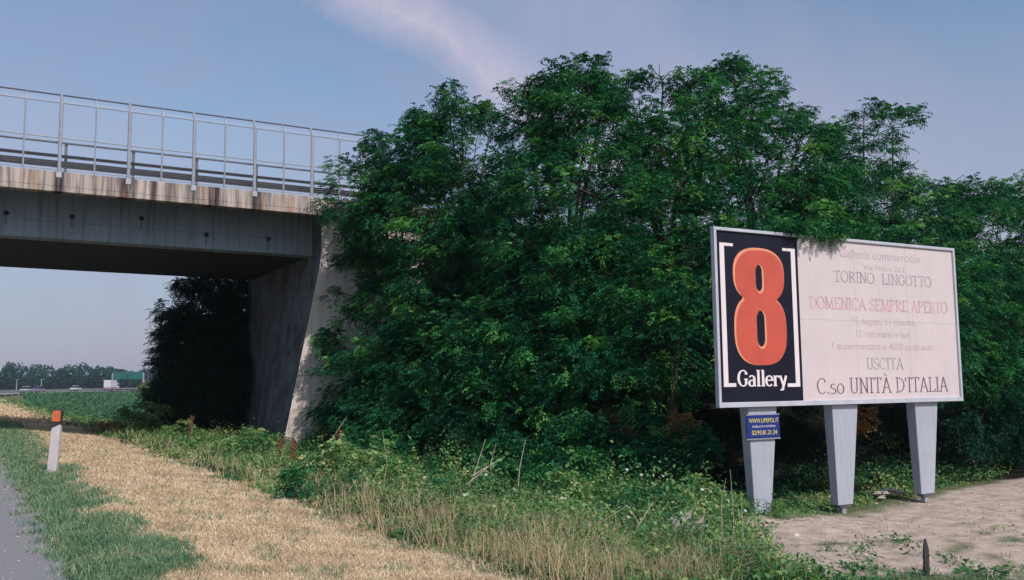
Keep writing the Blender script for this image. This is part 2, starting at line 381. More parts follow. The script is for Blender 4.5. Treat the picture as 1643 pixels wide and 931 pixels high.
# deck slab with nosing (y=-1.3 is the near edge)
mb = MB(); prof = [(-1.30, 6.99), (-1.30, 7.40), (-1.22, 7.425), (-.55, 7.425), (-.55, 7.30), (8.35, 7.30), (8.35, 7.425), (9.1, 7.425), (9.1, 6.86), (8.9, 6.86), (8.2, 7.02), (-.3, 7.02), (-1.12, 6.84), (-1.30, 6.84), (-1.30, 6.975), (-1.285, 6.982)]
np_ = len(prof)
mb.hexa([(XA, y, z+SL*XA) for y, z in prof], [(XB, y, z+SL*XB) for y, z in prof])
mb.build('deck_slab', M['slab'], bridge, bevel=.012)
pr(MB(), XA, XB, -.5, 8.3, 7.303, 7.33).build('deck_surface', M['asphalt'], bridge)
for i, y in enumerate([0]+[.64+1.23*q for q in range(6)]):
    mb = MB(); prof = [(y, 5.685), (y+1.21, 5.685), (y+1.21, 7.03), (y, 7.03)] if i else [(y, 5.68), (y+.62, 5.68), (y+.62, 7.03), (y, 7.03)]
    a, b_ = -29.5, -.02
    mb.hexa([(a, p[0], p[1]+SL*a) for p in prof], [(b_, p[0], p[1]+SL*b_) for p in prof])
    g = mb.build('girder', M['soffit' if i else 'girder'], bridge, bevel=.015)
    if i == 0:
        for tx, tz in ((-9.24, 6.43), (-7.53, 6.45), (-5.62, 6.55), (-3.70, 6.17), (-1.75, 6.16), (-11.1, 6.4), (-13, 6.4)):
            h = MB(); h.tube([(tx, -.03, tz), (tx, .01, tz)], [.075, .075], 10)
            h.build('drain_hole', M['hole'], g)
            h = MB().box(tx-.02, tx+.025, -.006, .01, tz-.34, tz-.05)
            h.build('drain_stain', M['hole_stain'] if 'hole_stain' in M else M['galv_dark'], g)
for x in (-1.0, -10.5, -20, -28.8):
    pass
# abutment under the deck end: twisted wall whose near nose flares toward the road
mb = MB()
NZ = 14
near = []; far = []
for k in range(NZ+1):
    f = k/NZ; z = -1.3+f*(6.84+1.3)
    nose = -.27-1.15*max(0, (5.5-z)/5.95)**1.0 if z < 5.5 else -.27
    near.append((nose, -1.0, z)); far.append((-.62, 8.6, z))
NY = 10
vs_ = []
for k in range(NZ+1):
    for j in range(NY+1):
        q = j/NY; vs_.append(tuple(near[k][i]*(1-q)+far[k][i]*q for i in range(3)))
fs_ = [(k*(NY+1)+j, k*(NY+1)+j+1, (k+1)*(NY+1)+j+1, (k+1)*(NY+1)+j) for k in range(NZ) for j in range(NY)]
mb.add(vs_, fs_)
# outer (sunlit) wing face and far face, top
XW = 3.3
for k in range(NZ):
    mb.add([near[k], (XW, -1.0, near[k][2]), (XW, -1.0, near[k+1][2]), near[k+1]], [(0, 1, 2, 3)])
    mb.add([far[k], (XW, 8.6, far[k][2]), (XW, 8.6, far[k+1][2]), far[k+1]], [(3, 2, 1, 0)])
mb.add([near[-1], (XW, -1.0, near[-1][2]), (XW, 8.6, near[-1][2]), far[-1]], [(0, 1, 2, 3)])
import bmesh
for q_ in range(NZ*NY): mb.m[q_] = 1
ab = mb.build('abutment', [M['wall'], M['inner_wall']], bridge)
bm = bmesh.new(); bm.from_mesh(ab.data); bmesh.ops.remove_doubles(bm, verts=bm.verts, dist=.001); bmesh.ops.recalc_face_normals(bm, faces=bm.faces); bm.to_mesh(ab.data); bm.free()
# notch seat shadow gap between girder end and wing
MB().box(-31.5, -29.4, -.9, 8.5, -1.3, 6.7).build('abutment', M['wall'], bridge)
for x in (-29.0,):
    pass
# ------------------------------------------------------------------ anti-throw fence on the near edge
fence = empty('bridge_fence', (BG[0], BG[1], 0), RZ)
setp(fence, 'tall pale steel anti-throw fence with inward bent tips along the near bridge edge', 'fence')
YE = -1.2
def ztop(x): return 7.425+SL*x
def rail(y, z, r, name, x0=-16.5, x1=1.22, mat=None, n=6):
    mb = MB(); mb.tube([(x0, y, z+SL*x0), (x1, y, z+SL*x1)], r, n); return mb.build(name, mat or M['galv'], fence)
# thick posts every 1.83 m, thin ones between
thick = [-7.95+1.82*k for k in range(-4, 6)]; thin = [x+.91 for x in thick[:-1]]
for x in thick:
    if x > 1.3: continue
    r = .052
    mb = MB(); mb.tube([(x, YE, 7.18+SL*x), (x, YE, 9.42+SL*x), (x, YE+.07, 9.56+SL*x), (x, YE+.24, 9.72+SL*x)], [r, r, r*.9, r*.8], 8)
    p = mb.build('post', M['galv'], fence, smooth=False)
    MB().box(x-.07, x+.07, -1.318, -1.302, 7.24+SL*x, 7.40+SL*x).build('base_plate', M['galv'], p)
for x in thin:
    if x > 1.3: continue
    r = .027
    mb = MB(); mb.tube([(x, YE, 7.42+SL*x), (x, YE, 9.42+SL*x), (x, YE+.07, 9.56+SL*x), (x, YE+.23, 9.70+SL*x)], r, 6)
    mb.build('post', M['galv'], fence)
rail(YE+.25, 9.735, .024, 'rail', mat=M['galv_dark']); rail(YE+.01, 9.44, .018, 'rail'); rail(YE+.04, 8.42, .020, 'rail'); rail(YE+.05, 7.50, .016, 'rail')
# fine wire net: real wires, alpha pattern
m, t, b = newmat('wire_net'); co = coords(t); sep = N(t, 'ShaderNodeSeparateXYZ'); t.links.new(co, sep.inputs[0])
def wires(a, b2):
    v = mth(t, 'ADD', a, b2); v = mth(t, 'FRACT', mth(t, 'MULTIPLY', v, 14)); return mth(t, 'LESS_THAN', v, .035)
w_ = mth(t, 'MAXIMUM', wires(sep.outputs[0], sep.outputs[2]), wires(sep.outputs[0], mth(t, 'MULTIPLY', sep.outputs[2], -1)))
b.inputs['Base Color'].default_value = (.5, .5, .54, 1); b.inputs['Metallic'].default_value = .3; t.links.new(w_, b.inputs['Alpha']); M['net'] = m
mb = MB(); x0, x1 = -16.4, 1.1
pts = [(YE+.02, 7.46), (YE+.02, 9.42), (YE+.08, 9.56), (YE+.25, 9.72)]
for (ya, za), (yb, zb) in zip(pts[:-1], pts[1:]):
    mb.add([(x0, ya, za+SL*x0), (x1, ya, za+SL*x1), (x1, yb, zb+SL*x1), (x0, yb, zb+SL*x0)], [(0, 1, 2, 3)])
mb.build('wire_net', M['net'], fence)
# guardrail behind the fence
gr = empty('bridge_guardrail', (BG[0], BG[1], 0), RZ)
setp(gr, 'dark steel guardrail with handrail tube standing behind the tall bridge fence', 'guardrail')
def wbeam(z, hh, name):
    prof = [(-.78, z-hh), (-.73, z-hh*.6), (-.80, z-hh*.3), (-.73, z), (-.80, z+hh*.3), (-.73, z+hh*.6), (-.78, z+hh), (-.74, z+hh), (-.69, z+hh*.6), (-.76, z+hh*.3), (-.69, z), (-.76, z-hh*.3), (-.69, z-hh*.6), (-.74, z-hh)]
    mb = MB(); a, b_ = -16.5, 4
    mb.hexa([(a, y, q+SL*a) for y, q in prof], [(b_, y, q+SL*b_) for y, q in prof]); return mb.build(name, M['galv_dark'], gr)
wbeam(7.74, .10, 'beam'); wbeam(7.98, .045, 'beam')
mb = MB(); mb.tube([(-16.5, -.74, 8.38+SL*-16.5), (4, -.74, 8.38+SL*4)], .032, 6); mb.build('handrail', M['galv_dark'], gr)
for k in range(-8, 13):
    x = k*1.82-.2-.3
    if x > -16.5 and x < 4:
        MB().box(x-.04, x+.04, -.69, -.60, 7.42+SL*x, 8.36+SL*x).build('post', M['galv_dark'], gr)
# parapet fixings: little lugs on the slab edge between the posts
# far side guardrail
gf = empty('bridge_guardrail', (BG[0], BG[1], 0), RZ); setp(gf, 'steel guardrail on the far side of the bridge deck, hidden behind the near edge', 'guardrail')
mb = MB(); pr(mb, -29, 12, 8.45, 8.50, 7.85, 8.12, 1); mb.build('beam', M['galv'], gf)
for k in range(-14, 6): MB().box(k*2-.04, k*2+.04, 8.50, 8.60, 7.40+SL*k*2, 8.1+SL*k*2).build('post', M['galv'], gf)
# ------------------------------------------------------------------ billboard
AP = np.array([3.3436, 14.9, 3.988])
board = empty('billboard', (AP[0], AP[1], -.85), RZ)   # local x along panel, y away from viewer; panel top at local z = 4.838
setp(board, 'wide billboard with a red 8 on black and faded pink text panel, on tapering posts', 'billboard')
ZT = 3.988+.85; W = 6.12; H = 3.0
def PZ(v): return ZT-v
M['black_print'] = plain('navy_black_print', (.007, .007, .018), .55, 0, .3, 1.2, .22)
M['pink_print'] = weathered('faded_pink_print', (.60, .505, .51), .5, .16, [(0, 3.30), (0, 4.70), (2, ZT-1.5)], mott=.05)
M['white_print'] = plain('white_print', (.74, .64, .66), .5, 0, .03, 4)
M['red_print'] = plain('red_orange_print', (.52, .085, .055), .45, 0, .12, 1.8)
M['rim_print'] = plain('pale_orange_print', (.72, .27, .16), .45, 0, .08, 3)
M['dark_ink'] = plain('faded_dark_ink', (.17, .11, .135), .5, 0, .35, 7)
M['mid_ink'] = plain('faded_grey_ink', (.36, .305, .32), .5, 0, .3, 7)
M['light_ink'] = plain('very_faded_ink', (.47, .375, .39), .5, 0, .22, 7)
M['pink_ink'] = plain('faded_red_ink', (.56, .33, .35), .5, 0, .22, 3)
M['sign_blue'] = plain('sign_blue', (.012, .028, .17), .4, 0, .15, 12)
M['sign_yellow'] = plain('sign_yellow', (.72, .58, .12), .5, 0, .05, 12)
# frame: four members butted end to end
fr = MB(); w_ = .055
fr.box(0, W, -.05, .045, PZ(w_), PZ(0)); fr.box(0, W, -.05, .045, PZ(H), PZ(H-.085))
fr.box(0, w_, -.05, .045, PZ(H-.085), PZ(w_)); fr.box(W-w_, W, -.05, .045, PZ(H-.085), PZ(w_))
fr.build('frame', M['alu'], board, bevel=.008)
MB().box(w_, W-w_, .031, .06, PZ(H-.085), PZ(w_)).build('backing_panel', M['galv_dark'], board)
MB().box(w_, 1.905, -.012, .03, PZ(H-.085), PZ(w_)).build('black_panel', M['black_print'], board)
pk = MB(); pk.box(1.909, W-w_, -.012, .03, PZ(H-.085), PZ(w_)); pk.build('text_panel', M['pink_print'], board)
Y0 = -.014
# brackets
def flat(rects, name, mat, y=Y0):
    mb = MB()
    for i, (u0, u1, v0, v1) in enumerate(rects): mb.box(u0, u1, y-.002, y+.0015, PZ(v1), PZ(v0))
    return mb.build(name, mat, board)
flat([(.135, .235, .255, 2.66), (.235, .43, .255, .305), (.235, .40, 2.60, 2.66)], 'bracket_mark', M['white_print'])
flat([(1.745, 1.845, .265, 2.675), (1.55, 1.745, .265, .315), (1.55, 1.745, 2.615, 2.675)], 'bracket_mark', M['white_print'])
# the figure 8
def eight(sc, du, dv, shr, name, mat, y0, th):
    cv = bpy.data.curves.new(name, 'CURVE'); cv.dimensions = '2D'; cv.fill_mode = 'BOTH'; cv.extrude = th; cv.bevel_depth = 0
    def hwid(v):
        w = 0
        for cu, cvv, rx, ry, n in ((1.0, .775, .578, .466, 2.5), (1.0, 1.715, .588, .600, 2.7)):
            q = abs((v-cvv)/ry)
            if q < 1: w = max(w, rx*(1-q**n)**(1/n))
        return w
    vsn = []
    for cvv, ry, a0, a1 in ((.775, .466, -90, 57), (1.715, .600, -59, 90)):
        vsn += [cvv+ry*math.sin(rad(a0+(a1-a0)*i/26)) for i in range(27)]
    vsn = sorted(set(vsn)); right = [(1.0+max(hwid(v)-shr, 0), v) for v in vsn]; left = [(1.0-max(hwid(v)-shr, 0), v) for v in reversed(vsn)]
    outer = [(u, (v-1.31)*(1-shr/1.2)+1.31) for u, v in right+left]
    def stad(cu, v0, v1, r):
        r = r+shr; v0 -= shr; v1 += shr; o = []
        for i in range(13): a = math.pi+math.pi*i/12; o.append((cu+r*math.cos(a), v0+r*1.6+r*1.6*math.sin(a)))
        for i in range(13): a = math.pi*i/12; o.append((cu+r*math.cos(a), v1-r*1.6+r*1.6*math.sin(a)))
        return o
    for poly in (outer, stad(.995, .60, 1.055, .072), stad(1.0, 1.385, 2.0, .088)):
        s_ = cv.splines.new('POLY'); s_.points.add(len(poly)-1); s_.use_cyclic_u = True
        for p, (u, v) in zip(s_.points, poly): p.co = (u+du, -(v+dv), 0, 1)
    tmp = bpy.data.objects.new('tmp', cv); C.objects.link(tmp); dg = bpy.context.evaluated_depsgraph_get()
    me = bpy.data.meshes.new_from_object(tmp.evaluated_get(dg)); bpy.data.objects.remove(tmp)
    me.transform(Matrix.Translation((0, y0, ZT)) @ Matrix.Rotation(math.pi/2, 4, 'X'))
    me.materials.clear(); me.materials.append(mat); me.name = name
    o = bpy.data.objects.new(name, me); C.objects.link(o); o.parent = board; return o
eight(1, -.012, -.010, 0, 'figure_rim', M['rim_print'], Y0-.001, .001)
eight(1, .008, .008, .026, 'figure_eight', M['red_print'], Y0-.005, .001)
# ------------------------------------------------------------------ serif lettering drawn with a broad pen
def arc(cx, cy, rx, ry, a0, a1, n=16): return [(cx+rx*math.cos(rad(a0+(a1-a0)*i/n)), cy+ry*math.sin(rad(a0+(a1-a0)*i/n))) for i in range(n+1)]
def ln(*p): return list(p)
def sf(x, y, w=.13): return [(x-w, y), (x+w, y)]
GL = {
 'C': (.66, [arc(.36, .5, .31, .48, 48, 312), ln((.57, .86), (.57, .72))]),
 'G': (.70, [arc(.36, .5, .31, .48, 48, 312), ln((.56, .14), (.56, .44)), sf(.56, .44), ln((.57, .86), (.57, .72))]),
 'O': (.72, [arc(.36, .5, .31, .48, 0, 360, 28)]),
 'D': (.70, [ln((.14, .02), (.14, .98)), arc(.14, .5, .50, .48, 90, -90), sf(.10, .98, .1), sf(.10, .02, .1)]),
 'I': (.34, [ln((.17, 0), (.17, 1)), sf(.17, .98), sf(.17, .02)]),
 'T': (.62, [ln((.31, 0), (.31, 1)), ln((.03, .98), (.59, .98)), ln((.04, .98), (.04, .84)), ln((.58, .98), (.58, .84)), sf(.31, .02)]),
 'L': (.56, [ln((.15, 0), (.15, 1)), ln((.15, .02), (.52, .02)), ln((.52, .02), (.53, .2)), sf(.15, .98), sf(.12, .02, .1)]),
 'E': (.60, [ln((.15, 0), (.15, 1)), ln((.15, .02), (.54, .02)), ln((.15, .98), (.52, .98)), ln((.15, .52), (.42, .52)), ln((.54, .02), (.55, .2)), ln((.52, .98), (.52, .82)), sf(.12, .98, .1), sf(.12, .02, .1)]),
 'P': (.60, [ln((.15, 0), (.15, 1)), arc(.15, .74, .38, .24, 90, -90), sf(.15, .02), sf(.12, .98, .1)]),
 'R': (.66, [ln((.15, 0), (.15, 1)), arc(.15, .75, .36, .23, 90, -90), ln((.30, .52), (.60, .02)), sf(.15, .02), sf(.12, .98, .1), sf(.60, .02, .06)]),
 'S': (.54, [arc(.27, .75, .20, .23, 40, 250)+arc(.27, .26, .22, .25, 80, -145), ln((.44, .92), (.44, .78)), ln((.08, .24), (.08, .08))]),
 'U': (.70, [ln((.16, 1), (.16, .28))+arc(.36, .28, .20, .27, 180, 360)+ln((.56, .28), (.56, 1)), sf(.16, .98), sf(.56, .98)]),
 'N': (.74, [ln((.15, 0), (.15, 1)), ln((.14, 1), (.60, 0)), ln((.60, 0), (.60, 1)), sf(.12, .98, .1), sf(.15, .02), sf(.60, .98)]),
 'M': (.86, [ln((.14, 0), (.16, 1)), ln((.16, 1), (.43, .05)), ln((.43, .05), (.70, 1)), ln((.70, 1), (.72, 0)), sf(.14, .02), sf(.72, .02), sf(.12, .98, .08), sf(.74, .98, .08)]),
 'A': (.70, [ln((.08, 0), (.35, 1)), ln((.35, 1), (.62, 0)), ln((.18, .34), (.52, .34)), sf(.08, .02, .1), sf(.62, .02, .1)]),
 'À': (.70, [ln((.08, 0), (.35, 1)), ln((.35, 1), (.62, 0)), ln((.18, .34), (.52, .34)), sf(.08, .02, .1), sf(.62, .02, .1), ln((.20, 1.26), (.38, 1.10))]),
 '.': (.24, [ln((.12, .0), (.12, .12))]), ' ': (.34, []), "'": (.20, [ln((.10, .98), (.08, .74))]),
 's': (.46, [arc(.23, .48, .15, .14, 40, 250)+arc(.23, .17, .17, .16, 80, -145)]),
 'o': (.56, [arc(.28, .32, .22, .31, 0, 360, 24)]),
 'a': (.56, [arc(.25, .48, .17, .17, 150, 0)+ln((.42, .48), (.42, .02)), arc(.24, .19, .17, .18, 60, 330), ln((.42, .02), (.52, .02))]),
 'l': (.32, [ln((.16, 0), (.16, 1)), ln((.03, .98), (.16, .98)), sf(.16, .02)]),
 'e': (.54, [arc(.28, .32, .22, .31, 0, 318, 24), ln((.08, .36), (.50, .36))]),
 'r': (.44, [ln((.15, 0), (.15, .62)), arc(.30, .44, .14, .18, 170, 30), sf(.15, .02), ln((.03, .62), (.15, .62))]),
 'y': (.56, [ln((.08, .62), (.30, .02)), ln((.50, .62), (.26, -.12))+arc(.17, -.16, .09, .10, 10, -150), sf(.09, .61, .1), sf(.48, .61, .08)]),
}
def lettering(txt, u0, u1, *a, **k):
    adv = sum(GL[c][0]+(k.get('gap') or 0) for c in txt); x = 0; sx = (u1-u0)/adv; out = None
    for i, wd in enumerate(txt.split(' ')):
        wa = sum(GL[c][0] for c in wd)
        if wd: out = letter_word(wd, u0+x*sx, u0+(x+wa)*sx, *a, **k)
        x += wa+GL[' '][0]
    return out
def letter_word(txt, u0, u1, vtop, vbase, mat, name, thick=.13, thin=.045, gap=.0, parent=None, y=Y0, slope=0):
    adv = sum(GL[c][0]+gap for c in txt); sx = (u1-u0)/adv; hgt = vbase-vtop
    mb = MB(); x = 0; layer = 0
    for c in txt:
        w, strokes = GL[c]
        for st in strokes:
            P = np.array([(u0+(x+px)*sx, (vbase+slope*(x+px)/adv)-py*hgt) for px, py in st]); n = len(P)
            T = np.gradient(P, axis=0) if n > 2 else np.array([P[1]-P[0]]*2)
            T /= np.linalg.norm(T, axis=1)[:, None]+1e-9; Nn = np.stack([-T[:, 1], T[:, 0]], -1)
            hw_ = (thin+(thick-thin)*np.abs(T[:, 1])**2.2)*hgt*.5*(1 if abs(T[:, 0]).max() < .99 or True else 1)
            a = P+Nn*hw_[:, None]; b_ = P-Nn*hw_[:, None]; yy = y-.0003*(layer % 6); layer += 1
            for i in range(n-1):
                mb.add([(a[i][0], yy, PZ(a[i][1])), (a[i+1][0], yy, PZ(a[i+1][1])), (b_[i+1][0], yy, PZ(b_[i+1][1])), (b_[i][0], yy, PZ(b_[i][1]))], [(0, 1, 2, 3)])
        x += w+gap
    return mb.build(name, mat, parent or board)
lettering('Gallery', .44, 1.54, 2.385, 2.655, M['white_print'], 'lettering', .205, .075)
lettering('C.so UNITÀ D\'ITALIA', 2.24, 5.73, 2.53, 2.81, M['dark_ink'], 'lettering', .115, .05)
lettering('USCITA', 3.50, 4.50, 2.17, 2.38, M['mid_ink'], 'lettering', .13, .06)
lettering('TORINO  LINGOTTO', 2.78, 5.42, .60, .80, M['mid_ink'], 'lettering', .13, .07)
lettering('DOMENICA SEMPRE APERTO', 2.14, 5.85, 1.085, 1.30, M['pink_ink'], 'lettering', .13, .07)
def sans(txt, u0, u1, *a, **k):
    tot = text_width(txt); o = None; words = txt.split(' ')
    for i, wd in enumerate(words):
        r_ = text_width(' '.join(words[:i+1])); w_ = text_width(wd)
        o = sans_word(wd, u0+(u1-u0)*(r_-w_)/tot, u0+(u1-u0)*r_/tot, *a, **k)
    return o
def text_width(q):
    cv = bpy.data.curves.new('w', 'FONT'); cv.body = q; cv.size = 1
    tmp = bpy.data.objects.new('tmp', cv); C.objects.link(tmp); dg = bpy.context.evaluated_depsgraph_get(); dg.update()
    me = bpy.data.meshes.new_from_object(tmp.evaluated_get(dg)); bpy.data.objects.remove(tmp)
    xs = [v.co.x for v in me.vertices]; return max(xs)-min(xs)
def sans_word(txt, u0, u1, vbase, hgt, mat, name='lettering', parent=None, y=Y0):
    cv = bpy.data.curves.new(name, 'FONT'); cv.body = txt; cv.size = 1
    tmp = bpy.data.objects.new('tmp', cv); C.objects.link(tmp); dg = bpy.context.evaluated_depsgraph_get()
    me = bpy.data.meshes.new_from_object(tmp.evaluated_get(dg)); bpy.data.objects.remove(tmp)
    xs = [v.co.x for v in me.vertices]; x0, x1 = min(xs), max(xs)
    for v in me.vertices: v.co = Vector((u0+(v.co.x-x0)*(u1-u0)/(x1-x0), y, PZ(vbase)+v.co.y*hgt/.72))
    me.materials.clear(); me.materials.append(mat); me.name = name
    o = bpy.data.objects.new(name, me); C.objects.link(o); o.parent = parent or board; return o
sans('Galleria commerciale', 2.95, 5.12, .345, .17, M['light_ink'])
sans('Via Nizza 262', 3.55, 4.67, .545, .10, M['light_ink'])
sans('95 negozi, 11 cinema,', 3.18, 4.90, 1.56, .14, M['light_ink'])
sans('12 ristoranti e bar,', 3.28, 4.76, 1.79, .13, M['light_ink'])
sans('1 supermercato e 4000 posti auto', 2.66, 5.38, 2.02, .13, M['light_ink'])
# posts: tapering box columns
for i, (cx_, bx) in enumerate(((1.02, .955), (2.985, 2.89), (5.165, 5.075))):
    mb = MB(); top, bot = .325, .185; zb = (.07, .07, .12)[i]
    zt = PZ(H)-.003
    mb.hexa([(bx-bot, .05, zb), (bx+bot, .05, zb), (bx+bot, .22, zb), (bx-bot, .22, zb)], [(cx_-top, .05, zt), (cx_+top, .05, zt), (cx_+top, .26, zt), (cx_-top, .26, zt)])
    p = mb.build('post', M['post'], board, bevel=.012)
    MB().box(bx-.05, bx+.05, .09, .18, zb-.16, zb-.004).build('post_foot', M['galv'], p)
    MB().box(bx-.13, bx+.13, .06, .21, zb-.045, zb-.006).build('base_plate', M['galv_dark'], p)
    MB().box(cx_-.07, cx_+.07, .163, .27, PZ(H)+.0, PZ(.05)).build('rear_strut', M['galv_dark'], p)
# small blue sign strapped on the first post
sg = empty('small_sign', (0, 0, 0), RZ)
sgp = AP+DV*.985+NV*(-.02); sg.location = (sgp[0], sgp[1], PZ(3.14)-.85)
setp(sg, 'small blue sign with yellow lettering fixed across the left billboard post', 'sign')
sb_ = MB(); sb_.box(-.365, .365, -.012, .012, -.385, 0); sb_.build('plate', M['sign_blue'], sg, bevel=.004)
ZT_save = ZT; ZT = 0
MB().box(-.37, .37, -.016, .010, -.405, -.387).build('edge_trim', M['galv'], sg); MB().box(-.37, .37, -.016, .010, .002, .016).build('edge_trim', M['galv'], sg)
sans('WWW.UPISPOL.IT', -.32, .34, .125, .075, M['sign_yellow'], parent=sg, y=-.0145)
sans('PUBBLICITA ESTERNA', -.25, .27, .205, .035, M['white_print'], parent=sg, y=-.0145)
sans('02/93.81.21.34', -.26, .30, .325, .075, M['sign_yellow'], parent=sg, y=-.0145)
ZT = ZT_save
# ------------------------------------------------------------------ delineator post by the road
dl = empty('delineator_post', (-7.80, 15.52, -.03), rad(-14))
setp(dl, 'slightly leaning white roadside delineator post with an orange reflector top', 'delineator post')
lean = .085
def dsec(z, hw_, hd, top_slant=0): 
    ox = lean*z/1.09
    return [(ox-hw_, -hd, z), (ox+hw_, -hd, z), (ox+hw_*.55, hd, z), (ox-hw_*.55, hd, z)]
a = dsec(-.1, .092, .05); b_ = dsec(.80, .087, .05); b_[0] = (b_[0][0], b_[0][1], .77); b_[1] = (b_[1][0], b_[1][1], .84)
MB().hexa(a, b_).build('post_body', M['white_plastic'], dl, bevel=.008)
c_ = [(p[0], p[1], p[2]+.003) for p in b_]; d_ = dsec(.87, .086, .049)
MB().hexa(c_, d_).build('black_band', M['black_band'], dl)
e_ = [(p[0], p[1], p[2]+.002) for p in d_]; f_ = dsec(1.08, .083, .047)
hd_ = MB().hexa(e_, f_).build('post_head', M['black_band'], dl, bevel=.006)
MB().hexa([(lean*.82-.086, -.056, .885), (lean*.82+.072, -.056, .885), (lean*.82+.072, -.0505, .885), (lean*.82-.086, -.0505, .885)], [(lean*.98-.083, -.056, 1.068), (lean*.98+.068, -.056, 1.068), (lean*.98+.068, -.0505, 1.068), (lean*.98-.083, -.0505, 1.068)]).build('reflector', M['orange_reflector'], dl)
# ------------------------------------------------------------------ small wooden stake, bottom right
stx, sty = 4.57, 10.32
zg = float(height(stx, sty))
mb = MB(); mb.hexa([(-.028, -.025, -.15), (.03, -.025, -.15), (.028, .025, -.15), (-.028, .025, -.15)], [(-.01, -.02, .30), (.04, -.02, .30), (.038, .022, .30), (-.008, .022, .30)])
mb.hexa([(-.01, -.02, .302), (.04, -.02, .302), (.038, .022, .302), (-.008, .022, .302)], [(.0, -.005, .40), (.02, -.005, .40), (.02, .006, .40), (.0, .006, .40)])
M['stake'] = plain('dark_stake_wood', (.045, .04, .045), .8, 0, .4, 20)
o = mb.build('wooden_stake', M['stake'], loc=(stx, sty, zg)); setp(o, 'short dark pointed wooden stake standing in the grass at the edge of the dirt track', 'stake')
# pale crumpled sheet caught in the weeds
mb = MB(); n_ = 12; vv = []
for i in range(n_):
    for j in range(n_):
        x = (i/(n_-1)-.5)*.55; y = (j/(n_-1)-.5)*.32
        vv.append((x, y, .10+.07*math.sin(i*1.3+j*.7)+.06*rs.randn()*.6-.25*abs(x)+.10*math.cos(j*1.9)))
mb.add(vv, [(i*n_+j, (i+1)*n_+j, (i+1)*n_+j+1, i*n_+j+1) for i in range(n_-1) for j in range(n_-1)])
M['rag'] = plain('dirty_pale_sheet', (.42, .38, .36), .8, 0, .25, 9)
o = mb.build('crumpled_sheet', M['rag'], loc=(2.2, 11.72, float(height(2.2, 11.72))+.12)); o.rotation_euler = (.45, .1, .5)
so = o.modifiers.new('t', 'SOLIDIFY'); so.thickness = .006
setp(o, 'pale crumpled dirty sheet lying in the weeds in front of the billboard', 'litter')
